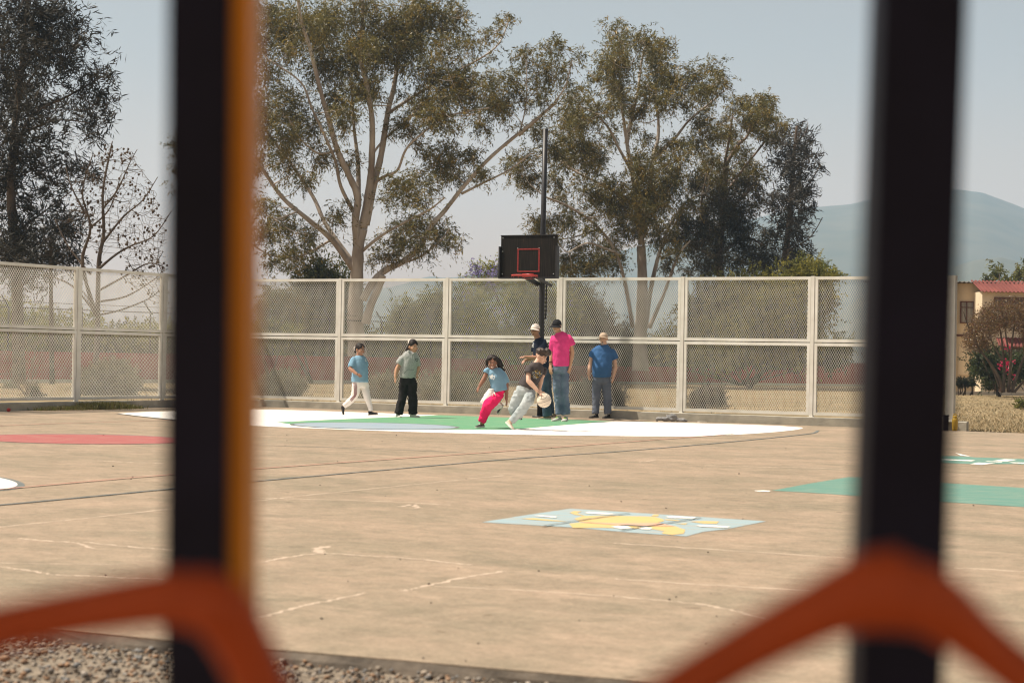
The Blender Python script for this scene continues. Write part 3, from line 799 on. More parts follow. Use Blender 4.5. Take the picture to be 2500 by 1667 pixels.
    for cx, cy, rx, ry in E:
        t.clump(600 + cx * s, cy * s, rx * s, ry * s, cols=EUC, depth=2.2, dens=.92)
        j = t.r.normal(0, .75, 2); t.clump(600 + (cx + j[0] * rx) * s, (cy + j[1] * ry) * s, rx * s * .7, ry * s * .7, cols=EUC, depth=2.4, dens=.72, sub=(4, 8))
        t.clump(600 + cx * s, cy * s, rx * s * 1.45, ry * s * 1.45, cols=EUC, depth=3, dens=.20, sub=(4, 7), twigs=False)
    E3 = [(180, 290, 70, 60), (230, 420, 100, 90), (130, 460, 60, 80), (350, 260, 80, 70), (380, 400, 100, 90), (440, 500, 80, 60), (60, 480, 60, 80), (60, 590, 60, 60), (480, 310, 40, 40), (290, 520, 70, 60), (180, 560, 60, 50)]
    t.limb(crop3([(150, 745), (300, 610), (400, 480), (440, 330)]), 4, 2, (1, 1)); t.limb(crop3([(150, 740), (190, 560), (190, 330)]), 3, 1.5, (1, 1))
    for cx, cy, rx, ry in E3: t.clump(1200 + cx * s, cy * s, rx * s, ry * s, cols=EUC, dy=float(t.r.normal(1, .8)), dens=.85)
    b = G(874, 905); b = Vector(t.w(874, 925)); b.z = -.1
    return t.finish('gum_tree', 'huge pale trunked gum tree with spreading limbs, left of the hoop', 'tree', b, M['euc_bark'], M['leaf'], 'tall gum trees beyond the fence')
big_gum()

def mid_gum():
    t = Plant(92, 33); s = 1 / 2.24; t.thin = .8
    L = lambda pts, a, b, dy=(0, 0): t.limb(crop3(pts), a, b, dy)
    t.limb([(1563, 905), (1563, 840), (1565, 790), (1568, 720), (1568, 665), (1565, 600)], 26, 13, n=12)
    L([(820, 1340), (805, 1150), (770, 950), (740, 780), (720, 640), (690, 480)], 11, 3, (0, -1))
    L([(740, 780), (765, 650), (800, 500), (820, 340), (850, 220)], 7, 2.5, (-.5, .5))
    L([(830, 1300), (860, 1050), (885, 860), (910, 760), (912, 650), (900, 560), (900, 460)], 9, 2.5, (0, 1.2))
    L([(880, 880), (1000, 760), (1080, 660), (1200, 560), (1270, 500)], 6, 2, (1, 2))
    L([(790, 990), (740, 890), (690, 800), (640, 700), (560, 620), (480, 580)], 6, 2, (-.5, -2))
    L([(800, 1120), (640, 1030), (500, 960), (400, 900), (330, 840), (250, 860)], 6, 2, (-.2, 1.5))
    t.limb([(1545, 800), (1528, 700), (1512, 640), (1482, 580), (1430, 530), (1380, 500), (1330, 480)], 7, 2, (-.5, -2))
    L([(700, 1390), (600, 1350), (520, 1330), (420, 1380)], 4, 2, (-1.5, -2.2))
    t.limb([(1575, 800), (1590, 700), (1612, 610), (1638, 545), (1680, 490), (1727, 470)], 9, 2.5, (.2, 2))
    t.limb([(1585, 800), (1620, 720), (1655, 625), (1685, 588)], 8, 2, (-.4, -1.8))
    L([(520, 1190), (400, 1120), (300, 1080), (210, 1010)], 4, 1.5, (-1.6, -2)); L([(980, 1220), (1060, 1240), (1150, 1240)], 3, 1.5, (1.5, 2.5))
    E = [(830, 210, 80, 60), (940, 250, 70, 60), (700, 240, 110, 60), (640, 290, 80, 60), (700, 350, 90, 70), (880, 300, 60, 50), (640, 360, 50, 50), (590, 390, 60, 60), (680, 440, 80, 60), (720, 520, 60, 70),
         (900, 430, 70, 70), (990, 430, 90, 80), (1080, 420, 60, 60), (1200, 400, 70, 60), (1280, 450, 40, 50), (1120, 490, 90, 60), (930, 560, 80, 70), (1040, 560, 60, 50), (840, 480, 50, 60), (1200, 490, 50, 40),
         (470, 560, 80, 60), (560, 590, 60, 50), (420, 640, 90, 60), (620, 660, 60, 50), (500, 640, 50, 50), (280, 680, 70, 50), (390, 760, 90, 80), (310, 820, 70, 60), (480, 800, 90, 90), (560, 840, 70, 80), (640, 760, 60, 70), (540, 920, 50, 60), (420, 860, 60, 60),
         (170, 860, 70, 60), (150, 940, 50, 50), (230, 960, 70, 50), (200, 1000, 50, 40), (330, 990, 60, 50),
         (820, 580, 40, 60), (770, 620, 30, 40), (1160, 650, 70, 70), (1200, 720, 60, 50), (1120, 800, 70, 50), (1050, 830, 60, 50), (1000, 790, 50, 40), (840, 770, 40, 40), (780, 700, 30, 30),
         (830, 900, 90, 60), (900, 960, 100, 80), (790, 1000, 100, 80), (700, 1050, 110, 80), (850, 1080, 110, 80), (930, 1050, 80, 80), (740, 1150, 90, 70), (850, 1170, 90, 70), (620, 1000, 60, 50), (660, 1130, 60, 50), (560, 1060, 60, 50), (980, 900, 60, 60), (1000, 960, 50, 50), (930, 850, 50, 40),
         (260, 1230, 70, 50), (330, 1200, 70, 50), (420, 1210, 70, 50), (320, 1270, 60, 40), (490, 1350, 70, 50), (430, 1420, 80, 60), (560, 1400, 80, 60), (660, 1430, 70, 60), (540, 1470, 80, 40), (400, 1480, 60, 30), (700, 1400, 40, 40), (560, 1250, 60, 40), (450, 1150, 60, 40), (640, 1330, 60, 50), (960, 1270, 70, 60), (1010, 1370, 60, 50), (900, 1290, 50, 60), (700, 1240, 60, 60), (1090, 1120, 60, 50), (1040, 1180, 60, 50), (480, 980, 60, 50), (380, 1060, 50, 40), (780, 1260, 60, 50)]
    for cx, cy, rx, ry in E:
        lo = 850 < cy + 0 < 1200 and 600 < cx < 1010
        t.clump(1200 + cx * s, cy * s, rx * s, ry * s, cols=EUC, depth=1.8, dens=1.0, dy=float(t.r.normal(-2.5, .8)) if lo else None)
        j = t.r.normal(0, .8, 2); t.clump(1200 + (cx + j[0] * rx) * s, (cy + j[1] * ry) * s, rx * s * .72, ry * s * .72, cols=EUC, depth=2.2, dens=.9, sub=(4, 8))
        t.clump(1200 + cx * s, cy * s, rx * s * 1.3, ry * s * 1.3, cols=EUC, depth=2.5, dens=.20, sub=(4, 7), twigs=False)
    b = Vector(t.w(1563, 925)); b.z = -.1
    return t.finish('gum_tree', 'many stemmed gum tree with rounded clumped crown, right of the hoop', 'tree', b, M['euc_bark'], M['leaf'], 'tall gum trees beyond the fence')
mid_gum()

def right_gum():
    t = Plant(96, 41); s = 1 / 2.24
    L = lambda pts, a, b, dy=(0, 0): t.limb(crop3(pts), a, b, dy)
    t.limb([(1772, 905), (1768, 800), (1762, 700), (1755, 620), (1765, 520), (1772, 400)], 15, 7, n=10)
    L([(1280, 900), (1350, 790), (1400, 740), (1430, 600)], 6, 2, (0, .5)); L([(1270, 920), (1300, 760), (1320, 620)], 4, 2, (0, -1))
    L([(1260, 1180), (1400, 1050), (1460, 950)], 6, 2, (0, 1)); L([(1250, 1300), (1150, 1150), (1180, 950)], 6, 2, (0, -1)); L([(1260, 1100), (1350, 960), (1540, 720)], 5, 2, (0, 1))
    L([(1250, 1400), (1380, 1300), (1500, 1350)], 5, 2, (0, -1)); L([(1250, 1420), (1130, 1360), (1020, 1300)], 5, 2, (0, 1))
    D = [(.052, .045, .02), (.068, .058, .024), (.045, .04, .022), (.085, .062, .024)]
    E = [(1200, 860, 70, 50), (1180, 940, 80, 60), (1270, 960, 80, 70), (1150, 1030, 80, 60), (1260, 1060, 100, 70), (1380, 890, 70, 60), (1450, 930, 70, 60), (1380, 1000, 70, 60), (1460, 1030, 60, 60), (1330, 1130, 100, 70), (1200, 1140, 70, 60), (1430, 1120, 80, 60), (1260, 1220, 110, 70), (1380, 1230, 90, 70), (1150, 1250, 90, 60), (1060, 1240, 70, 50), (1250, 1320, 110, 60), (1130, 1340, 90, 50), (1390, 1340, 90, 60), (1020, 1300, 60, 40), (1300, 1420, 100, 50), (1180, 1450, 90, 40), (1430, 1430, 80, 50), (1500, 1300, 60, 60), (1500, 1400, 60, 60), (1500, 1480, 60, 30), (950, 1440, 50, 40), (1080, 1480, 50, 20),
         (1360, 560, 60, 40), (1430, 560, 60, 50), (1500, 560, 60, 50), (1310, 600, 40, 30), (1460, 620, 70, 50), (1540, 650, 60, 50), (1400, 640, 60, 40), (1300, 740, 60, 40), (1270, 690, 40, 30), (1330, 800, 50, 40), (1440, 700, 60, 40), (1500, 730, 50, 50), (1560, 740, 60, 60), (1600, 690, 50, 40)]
    for cx, cy, rx, ry in E:
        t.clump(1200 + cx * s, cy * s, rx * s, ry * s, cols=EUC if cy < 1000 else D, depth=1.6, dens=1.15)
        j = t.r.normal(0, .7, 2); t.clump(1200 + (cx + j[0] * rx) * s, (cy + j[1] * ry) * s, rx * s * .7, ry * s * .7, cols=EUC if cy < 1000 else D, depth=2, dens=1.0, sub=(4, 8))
    b = Vector(t.w(1772, 925)); b.z = -.1
    return t.finish('gum_tree', 'denser darker gum tree between the many stemmed gum and the dark cypress', 'tree', b, M['grey_bark'], M['leaf'], 'tall gum trees beyond the fence')
right_gum()

def feathery(name, label, Y, seed, limbs, E, sc, ox, cols, base, dens=1.0, size=.2, bark='brown_bark', droop=.2, depth=1.5, leaf='leaf_dull', ratio=.15, group=None, fill=.28, cat='tree'):
    t = Plant(Y, seed); s = 1 / sc
    for pts, a, b, dy in limbs: t.limb([(ox + x * s, y * s) for x, y in pts], a, b, dy)
    for cx, cy, rx, ry in E: t.clump(ox + cx * s, cy * s, rx * s, ry * s, cols=cols, depth=depth, dens=dens, size=size, droop=droop, ratio=ratio, fill=fill)
    b = Vector(t.w(*base)); b.z = -.1
    return t.finish(name, label, cat, b, M[bark], M[leaf], group)
CYP = [(.035, .031, .024), (.045, .04, .03), (.055, .046, .036), (.03, .028, .022)]
feathery('cypress_tree', 'dark narrow feathery cypress at the right end of the tree row', 93, 51,
         [([(1580, 2020), (1600, 1500), (1630, 1200), (1650, 900), (1670, 690)], 13, 3, (0, 0)), ([(1640, 1100), (1740, 1000), (1800, 900)], 3, 1, (0, -.5)), ([(1610, 1380), (1740, 1300), (1810, 1190)], 2, 1, (0, .5)),
          ([(1660, 800), (1720, 720), (1730, 670)], 1.5, .6, (0, .5)), ([(1650, 820), (1690, 720), (1670, 650)], 1.5, .6, (0, -.5)), ([(1630, 1200), (1560, 1080), (1540, 1000)], 2, 1, (0, .5))],
         [(1680, 720, 50, 50), (1640, 780, 70, 50), (1700, 800, 60, 50), (1620, 870, 80, 60), (1690, 880, 60, 60), (1780, 900, 40, 25), (1640, 960, 90, 60), (1710, 980, 50, 50), (1600, 1050, 80, 60), (1690, 1070, 60, 50), (1640, 1130, 80, 60), (1720, 1130, 40, 40), (1620, 1210, 80, 50), (1700, 1220, 60, 50), (1600, 1290, 80, 50), (1690, 1300, 70, 50), (1640, 1370, 80, 50), (1740, 1380, 50, 25), (1600, 1440, 70, 50), (1650, 1470, 60, 40), (1580, 960, 50, 60), (1560, 1130, 50, 60), (1730, 850, 25, 40), (1740, 1060, 30, 30), (1600, 1530, 90, 50), (1660, 1600, 80, 60)],
         2.24, 1200, CYP, (1905, 925), dens=1.7, size=.34, droop=-.05)
PINE = [(.022, .022, .018), (.03, .028, .02), (.036, .032, .024), (.045, .036, .022)]
feathery('pine_tree', 'dark feathery she-oak tree filling the upper left corner', 62, 61,
         [([(70, 1400), (60, 1000), (40, 700), (60, 400), (90, 150), (100, -60)], 17, 5, (0, 0)), ([(45, 650), (100, 440), (250, 350), (340, 300), (390, 270)], 5, 1.2, (0, -1)), ([(50, 560), (20, 480), (-60, 400)], 5, 2, (0, 1)), ([(55, 850), (150, 780), (270, 690)], 4, 1, (0, 1)), ([(60, 900), (160, 880), (260, 800)], 4, 1, (0, -1)),
          ([(70, 350), (180, 200), (280, 160)], 4, 1, (0, 1)), ([(80, 250), (150, 100), (210, 30)], 4, 1, (0, -1)), ([(60, 950), (-40, 860), (-120, 800)], 5, 2, (0, 0)), ([(50, 500), (200, 440), (330, 450)], 4, 1, (0, .5)), ([(190, 1400), (185, 960), (190, 860)], 7, 3, (.5, .8))],
         [(60, 60, 140, 80), (200, 30, 100, 60), (150, 150, 150, 80), (280, 160, 40, 40), (60, 240, 120, 80), (220, 230, 100, 60), (330, 260, 60, 40), (390, 270, 30, 40), (380, 340, 50, 40), (120, 340, 140, 80), (290, 330, 60, 50), (250, 420, 110, 70), (370, 380, 40, 30), (80, 440, 120, 80), (330, 450, 70, 40), (350, 490, 40, 30), (60, 540, 110, 70), (180, 520, 60, 60), (60, 640, 110, 70), (150, 600, 60, 60), (50, 740, 120, 80), (180, 680, 60, 50), (60, 840, 120, 80), (170, 780, 80, 50), (240, 640, 30, 50), (100, 920, 130, 50), (210, 860, 70, 60), (270, 800, 60, 50), (290, 600, 50, 50), (330, 640, 40, 40), (-20, 350, 100, 100), (-30, 600, 80, 100), (0, 160, 120, 80), (40, 900, 120, 60), (180, 940, 120, 50), (-40, 980, 100, 60), (60, 1010, 120, 50), (260, 930, 60, 40)],
         1.493, 0, PINE, (45, 925), dens=1.3, size=.26, droop=.0, depth=1.4)

def bare_tree():
    t = Plant(58, 71); s = 1 / 1.493
    L = lambda pts, a, b, dy: t.limb([(x * s, y * s) for x, y in pts], a, b, dy)
    L([(345, 1400), (355, 1200), (360, 960), (378, 850), (375, 700), (400, 560), (410, 515)], 9, 1.2, (0, .5))
    L([(350, 1150), (300, 960), (330, 830), (300, 700), (340, 560)], 6, 1, (0, -.8))
    L([(360, 980), (420, 930), (480, 895), (560, 860), (625, 770)], 4, 1, (0, .8)); L([(378, 880), (450, 790), (520, 730), (575, 645)], 3.5, .8, (0, -.6))
    L([(376, 760), (430, 690), (470, 600), (500, 545)], 3, .8, (0, .6)); L([(310, 780), (260, 680), (240, 610)], 3, .8, (0, .5)); L([(330, 830), (400, 760), (440, 640)], 3, .8, (0, -1)); L([(358, 1060), (450, 1010), (540, 960), (600, 975)], 3.5, 1, (0, -.8)); L([(356, 1100), (460, 1080), (560, 1020), (590, 990)], 3, 1, (0, .7)); L([(350, 1150), (440, 1130), (540, 1090), (580, 1060)], 3, 1, (0, .3)); L([(330, 1000), (250, 900), (200, 800)], 3, 1, (0, .5)); L([(350, 1140), (260, 1040), (160, 1000)], 4, 1, (0, .5)); L([(350, 1130), (300, 1060), (240, 990)], 3, 1, (0, -.5))
    tips = []
    R_ = t.r
    for _ in range(1000):
        a = R_.uniform(0, 1); ang = R_.uniform(-2.7, .25)
        rr = math.sqrt(R_.uniform(.05, 1))
        x = 410 + 205 * rr * math.cos(ang) * (1 if math.cos(ang) > 0 else .9); y = 1000 + 480 * rr * math.sin(ang)
        if x < 180: continue
        p = t.w(x * s, y * s, R_.normal(0, 1.0)); t.branch(p, r1=.006, maxr=.02, up=.1, bend=.16, n=4); tips.append(p)
    b = Vector(t.w(235, 925)); b.z = -.1
    o = t.finish('bare_tree', 'leafless fine twigged tree with small round seed pods', 'tree', b, M['brown_bark'], M['leaf'])
    mb = MB()
    for p in tips:
        if R_.random() < .26:
            q = Vector(p) + Vector((R_.normal(0, .06), R_.normal(0, .06), -.05)); mb.ellipsoid(q, (.036, .036, .042), nu=6, nv=4)
    w = mb.build('seed_pods', M['brown_bark'], o, True); w['kind'] = 'stuff'
    t2 = Plant(58, 72)
bare_tree()

def bush(name, label, Y, E, cols, seed, size=.12, dens=1.0, droop=.1, ratio=.35, base=None, stems=4, leaf='leaf_bright', bark='brown_bark', depth=.6, fill=.4, cat='shrub', group=None, sub=(13, 19), base_y=None):
    t = Plant(Y, seed)
    xs = [e[0] for e in E]; ys = [e[1] for e in E]
    bx = base if base is not None else float(np.mean(xs)); g = EYE / Y * F + 875.5 + .0179 * (bx - 1250)
    for i in range(stems):
        e = E[int(t.r.integers(0, len(E)))]
        t.limb([(bx + t.r.uniform(-4, 4), g), ((bx * .5 + e[0] * .5) + t.r.uniform(-5, 5), (g + e[1]) / 2 + 5), (e[0], e[1])], 2.5, .8, (0, float(t.r.normal(0, depth))), 6)
    for e in E: t.clump(*e, cols=cols, size=size, dens=dens * 2.0, droop=droop, ratio=ratio, depth=depth, fill=fill, sub=sub)
    b = P(bx, g, Y); b.z = -.05
    return t.finish(name, label, cat, b, M[bark], M[leaf], group, 'foliage' if cat == 'shrub' else 'crown')
YG = [(.24, .235, .035), (.17, .185, .03), (.29, .265, .045), (.10, .12, .025)]
OL = [(.095, .105, .026), (.13, .135, .03), (.065, .075, .022), (.165, .15, .04)]
GG = [(.21, .185, .10), (.15, .135, .075), (.27, .23, .13), (.105, .095, .055)]
DK = [(.045, .05, .026), (.06, .06, .03), (.035, .04, .022)]
PU = [(.25, .21, .46), (.32, .27, .54), (.20, .165, .40)]
# jacaranda behind the hoop
t = Plant(93, 81)
for pts, a, b_, dy in (([(1270, 905), (1262, 850), (1240, 790), (1215, 730), (1190, 670)], 7, 2, (0, 0)), ([(1262, 850), (1180, 790), (1130, 740)], 4, 1.5, (0, -.8)), ([(1250, 820), (1320, 760), (1350, 720)], 4, 1.5, (0, .8)), ([(1262, 860), (1170, 830), (1110, 800)], 3, 1, (0, .5)), ([(1268, 870), (1340, 810), (1390, 790)], 3, 1, (0, -.5))): t.limb(pts, a, b_, dy)
for e in [(1190, 690, 40, 30), (1140, 730, 40, 35), (1180, 760, 50, 40), (1240, 720, 50, 40), (1300, 710, 50, 40), (1350, 730, 40, 40), (1130, 790, 40, 40), (1200, 810, 50, 40), (1270, 780, 50, 40), (1330, 790, 50, 40), (1230, 850, 60, 30), (1150, 845, 50, 30), (1310, 850, 50, 30), (1380, 780, 30, 50), (1170, 660, 25, 15), (1210, 655, 15, 20)]:
    t.clump(*e, cols=YG, size=.15, dens=1.1, droop=.1, ratio=.3, depth=1.0, sub=(10, 15))
    for _ in range(5 if e[1] < 820 else 3):
        c = t.w(e[0] + t.r.uniform(-1, 1) * e[2], e[1] + t.r.uniform(-1, 1) * e[3], t.r.uniform(-1.8, .3)); t.leaves(c, (.26, .26, .26), 42, .085, PU, .1, .7)
b = Vector(t.w(1270, 925)); b.z = -.1
t.finish('jacaranda_tree', 'jacaranda with purple blossom and yellow green leaves behind the hoop pole', 'tree', b, M['brown_bark'], M['leaf_bright'])
bush('leafy_tree', 'small yellow green tree left of the jacaranda', 92, [(1060, 735, 35, 30), (1010, 760, 40, 35), (980, 800, 40, 35), (1040, 790, 50, 40), (1080, 770, 35, 50), (1020, 840, 60, 30), (1075, 830, 40, 40)], YG + OL, 82, .14, .85, cat='tree', base=1040)
bush('leafy_tree', 'wide yellow green tree seen through the right fence panels', 88, [(1800, 715, 60, 40), (1740, 750, 60, 40), (1850, 740, 60, 50), (1920, 730, 60, 50), (1990, 700, 45, 45), (1700, 800, 50, 40), (1780, 800, 70, 45), (1870, 800, 70, 50), (1950, 790, 60, 50), (1760, 845, 70, 35), (1860, 850, 70, 35), (1950, 845, 60, 35), (1690, 850, 50, 30), (1640, 835, 40, 30), (1960, 680, 50, 30), (2010, 740, 25, 35)], [(.24, .215, .04), (.17, .165, .032), (.28, .25, .05), (.10, .105, .026)], 83, .16, .9, cat='tree', base=1830, stems=7)
bush('leafy_tree', 'bright green treetop beside the dark cypress just above the fence', 99, [(1965, 645, 30, 20), (1995, 660, 25, 18), (2030, 672, 25, 10), (1945, 660, 25, 20)], YG, 84, .16, .9, cat='tree', base=1975)
bush('leafy_tree', 'small drooping gum sapling seen through the fence at the far left', 80, [(655, 715, 22, 22), (690, 725, 28, 20), (640, 750, 14, 25), (720, 745, 28, 25), (675, 755, 25, 15)], EUC, 85, .16, .8, .6, .22, cat='tree', base=760)
bush('dense_shrub', 'dense dark grey green tree mass at the foot of the huge gum', 90, [(790, 700, 50, 35), (760, 740, 45, 45), (810, 750, 50, 50), (730, 790, 50, 40), (790, 810, 60, 40), (770, 680, 60, 25), (820, 690, 40, 40), (700, 830, 50, 25)], OL, 86, .17, .9, cat='tree', base=785, stems=6)
bush('dense_shrub', 'dark rounded thicket behind the man in the pink shirt', 97, [(1420, 745, 45, 40), (1400, 790, 50, 45), (1450, 790, 50, 40), (1490, 815, 45, 30), (1410, 845, 60, 35), (1480, 850, 60, 30), (1540, 850, 50, 25)], [(.075, .065, .036), (.095, .078, .042), (.055, .05, .03)], 87, .15, .95, base=1440)
# band of greenery along the wall
hx = [(x, 838 - .012 * (x - 600) * (x < 600) * -1, 46, 24) for x in range(-60, 900, 62)] + [(x, 852, 44, 20) for x in range(900, 2080, 60)]
hx += [(x, 872, 44, 14) for x in range(1190, 2080, 60)]
for i, (lab, sel) in enumerate((('olive hedge row above the maroon wall at the far left', lambda x: x < 430), ('olive hedge row above the maroon wall behind the walking girl', lambda x: 430 <= x < 1100), ('olive hedge row above the maroon wall behind the players', lambda x: 1100 <= x < 1560), ('olive hedge row above the maroon wall at the right', lambda x: x >= 1560))):
    E = [e for e in hx if sel(e[0])]
    bush('hedge', lab, (80, 94, 101, 101)[i], E, OL + DK, 90 + i, .19, 1.0, base=float(np.mean([e[0] for e in E])), stems=len(E), cat='hedge', fill=.45)
bush('leafy_tree', 'pale green loose trees behind the fence at the far left edge', 78, [(60, 800, 60, 30), (140, 790, 60, 30), (210, 800, 50, 25), (20, 760, 40, 40), (330, 815, 50, 20), (400, 815, 50, 20)], YG, 95, .14, .6, cat='tree', base=110)
bush('leafy_tree', 'yellow green low bush behind the fence beside the left bar', 79, [(650, 800, 35, 25), (690, 815, 40, 20), (635, 825, 30, 20)], YG, 96, .13, .7, cat='tree', base=660)
# rounded shrubs on the lawn
def dome(label, x0, x1, y0, y1, Y, seed, cols=GG, dens=1.15):
    cx, w, h = (x0 + x1) / 2, (x1 - x0) / 2, y1 - y0
    E = []
    r_ = np.random.default_rng(seed)
    for i in range(9):
        a = PI * (i + .5) / 9; E.append((cx + w * .72 * math.cos(a), y1 - h * .2 - h * .5 * math.sin(a), w * .38, h * .26))
    E += [(cx - w * .4, y1 - h * .3, w * .4, h * .3), (cx + w * .4, y1 - h * .3, w * .4, h * .3), (cx, y1 - h * .4, w * .5, h * .35)]
    t = Plant(Y, seed)
    for i in range(9): t.limb([(cx + r_.uniform(-.2, .2) * w, y1), (cx + r_.uniform(-.5, .5) * w, y1 - h * .4), (cx + r_.uniform(-.7, .7) * w, y1 - h * .75)], 1.6, .6, (0, float(r_.normal(0, .3))), 5)
    for e in E: t.clump(*e, cols=cols, size=.085, dens=dens * 1.7, droop=-.35, ratio=.22, depth=.35, fill=.5)
    b = P(cx, y1, Y); b.z = -.05
    t.finish('round_shrub', label, 'shrub', b, M['grey_bark'], M['leaf_dull'], 'rounded shrubs on the lawn', 'foliage')
dome('big grey green dome shrub right of the second left post', 192, 338, 886, 972, 52, 101)
dome('dome shrub near the amber edged bar, left of the walking girl', 632, 742, 906, 972, 55, 102)
dome('wide low shrub between the walking girl and the girl in the hoodie', 880, 1010, 918, 986, 52, 103)
dome('wide low shrub behind the girl in the hoodie and the running girl', 1000, 1215, 920, 988, 51, 104)
dome('dark shrub between the man in the pink shirt and the man in the blue shirt', 1395, 1520, 930, 995, 49, 105, [(.06, .055, .04), (.08, .07, .05), (.045, .042, .03)])
dome('small dark brown dome shrub right of the clothes heap', 1682, 1770, 946, 996, 48, 106, [(.085, .065, .045), (.06, .05, .036), (.11, .085, .06)])
def dry_bush():
    t = Plant(50, 111); R_ = t.r
    for i in range(7): t.limb([(70 + R_.uniform(-12, 12), 965), (60 + R_.uniform(-40, 45), 910), (55 + R_.uniform(-70, 80), 850 + R_.uniform(-25, 30))], 2, .6, (0, float(R_.normal(0, .6))), 5)
    for _ in range(130): t.branch(t.w(55 + R_.normal(0, 45), 880 + R_.normal(0, 35), R_.normal(0, .7)), r1=.004, maxr=.012, up=.1, bend=.2, n=4)
    for _ in range(60): t.leaves(t.w(55 + R_.normal(0, 42), 880 + R_.normal(0, 34), R_.normal(0, .7)), (.12, .12, .12), 10, .07, [(.30, .22, .14), (.22, .16, .10)], .1, .4)
    b = P(70, 968, 50); b.z = -.05
    o_ = t.finish('dry_bush', 'straggly dry bush with papery seed heads at the far left', 'shrub', b, M['grey_bark'], M['leaf_dull'], None, 'seed_heads')
    [c for c in o_.children if c.name.startswith('seed_heads')][0]['kind'] = 'stuff'
    bush('small_plant', 'small dark leafy plant at the foot of the left fence', 47, [(88, 958, 10, 10), (78, 968, 10, 8), (96, 966, 10, 8), (82, 948, 6, 8)], DK, 112, .07, .9)
    bush('small_plant', 'low grey plant left of the small dark one', 60, [(20, 945, 14, 10), (32, 940, 10, 10)], GG, 113, .07, .9)
dry_bush()

# ------------------------------------------------------------------ building at the right
YB = 86.0
M['cream'] = mat('cream_render', (.64, .50, .33), .9, scale=.8, col2=(.72, .575, .395), bump=.15)
M['cream_pale'] = mat('pale_cream_render', (.74, .61, .44), .9, scale=1.2, var=.06)
M['red_roof'] = mat('red_sheet_roof', (.12, .032, .027), .85, scale=1.4, col2=(.20, .058, .046), stretch=(1, .3, 1))
M['dark_sheet'] = mat('dark_fibre_sheet', (.10, .085, .07), .9, scale=2, col2=(.17, .145, .12))
M['brown_frame'] = mat('brown_window_frame', (.12, .05, .035), .6)
M['pane'] = mat('dim_window_glass', (.12, .12, .115), .12, var=.2, scale=2, spec=.6)
M['curtain'] = mat('grey_curtain', (.30, .28, .25), .9, scale=4, stretch=(14, 14, .3), var=.35)
def corrugated(mb, a, b, up, pitch=.18, amp=.028, th=.02):
    "sheet whose waves run from the eave a-b up along the vector up"
    a, b, up = Vector(a), Vector(b), Vector(up); d = b - a; L = d.length; d.normalize(); nrm = d.cross(up).normalized()
    if nrm.z < 0: nrm = -nrm
    k = int(L / pitch * 4) + 1; vs = []
    for i in range(k):
        x = L * i / (k - 1); h = amp * math.sin(2 * PI * x / pitch)
        p = a + d * x + nrm * h
        vs += [p, p + up, p + up - nrm * th, p - nrm * th]
    mb.add(vs, [(i * 4 + j, i * 4 + (j + 1) % 4, i * 4 + 4 + (j + 1) % 4, i * 4 + 4 + j) for i in range(k - 1) for j in range(4)])
g0 = P(2345, 962, YB).z
def bp(x, y, dy=0): return P(x, y, YB + dy)
base = bp(2400, 962); base.z = -.05
bl = thing('house', 'cream building with red sheet roof and brown framed windows at the right edge', 'building', base)
xl, xr, xp = bp(2180, 800).x, bp(2900, 800).x, bp(2397, 800, -1.6).x
zt, zp = bp(2370, 692).z, bp(2440, 712, -1.6).z
mb = MB(); mb.box(((xl + xr) / 2, YB + 3, (zt - .05) / 2), (xr - xl, 6, zt + .05)); mb.build('wall', M['cream'], bl)
mb = MB(); mb.box(((xp + xr) / 2, YB - .8, (zp - .05) / 2), (xr - xp, 1.597, zp + .05)); mb.build('porch_wall', M['cream_pale'], bl)
mb = MB(); corrugated(mb, (xl - .2, YB - .35, zt + .04), (xr, YB - .35, zt + .04), (0, 6.6, .22), .2, .03); mb.build('flat_roof', M['dark_sheet'], bl)
ridge = MB(); ea = Vector((xp - .12, YB - 1.95, zp - .02))
corrugated(ridge, ea, (xr, YB - 1.95, zp - .02), Vector((0, 2.0, .56)), .17, .03)
rf = ridge.build('red_roof', M['red_roof'], bl)
zb = bp(2370, 819).z
mb = MB(); mb.box(((xl + xp) / 2, YB - .03, zb), (xp - xl, .06, .09)); mb.build('wall_band', M['brown_frame'], bl)
x0, x1, z0, z1 = bp(2340, 840).x, bp(2369, 840).x, bp(2350, 915).z, bp(2350, 842).z
mb = MB(); mb.box(((x0 + x1) / 2, YB - .02, (z0 + z1) / 2), (x1 - x0, .05, z1 - z0)); mb.build('wall_panel', M['cream_pale'], bl)
def window(x0, x1, y0, y1, dy, nx, name='window', blind=True):
    a, b_ = bp(x0, y1, dy), bp(x1, y0, dy); cx, cz, w, h = (a.x + b_.x) / 2, (a.z + b_.z) / 2, b_.x - a.x, b_.z - a.z
    y = YB + dy; t = .05; mb = MB()
    for s_ in (-1, 1):
        mb.box((cx, y - .04, cz + s_ * (h - t) / 2), (w, .09, t)); mb.box((cx + s_ * (w - t) / 2, y - .04, cz), (t, .09, h - 2 * t))
    for i in range(1, nx): mb.box((cx - w / 2 + w * i / nx, y - .035, cz), (.035, .07, h - 2 * t))
    mb.box((cx, y - .034, cz + h * .22), (w - 2 * t, .068, .03))
    f = mb.build('window', M['brown_frame'], bl)
    for i in range(nx):
        g = MB(); g.box((cx - w / 2 + w * (i + .5) / nx, y - .012, cz), (w / nx - .04, .02, h - .1)); g.build('pane', M['curtain'] if blind and i % 3 != 2 else M['pane'], f)
window(2343, 2392, 736, 789, 0, 3)
window(2427, 2520, 727, 746, -1.6, 5, blind=False)
window(2430, 2520, 850, 915, -1.6, 4, blind=False)
aw = MB(); corrugated(aw, bp(2440, 846, -2.2), bp(2560, 846, -2.2), Vector((0, .6, .40)), .16, .03); aw.build('awning', M['red_roof'], bl)
M['brick'] = mat('red_brick', (.21, .07, .045), .9, scale=9, col2=(.30, .12, .08))
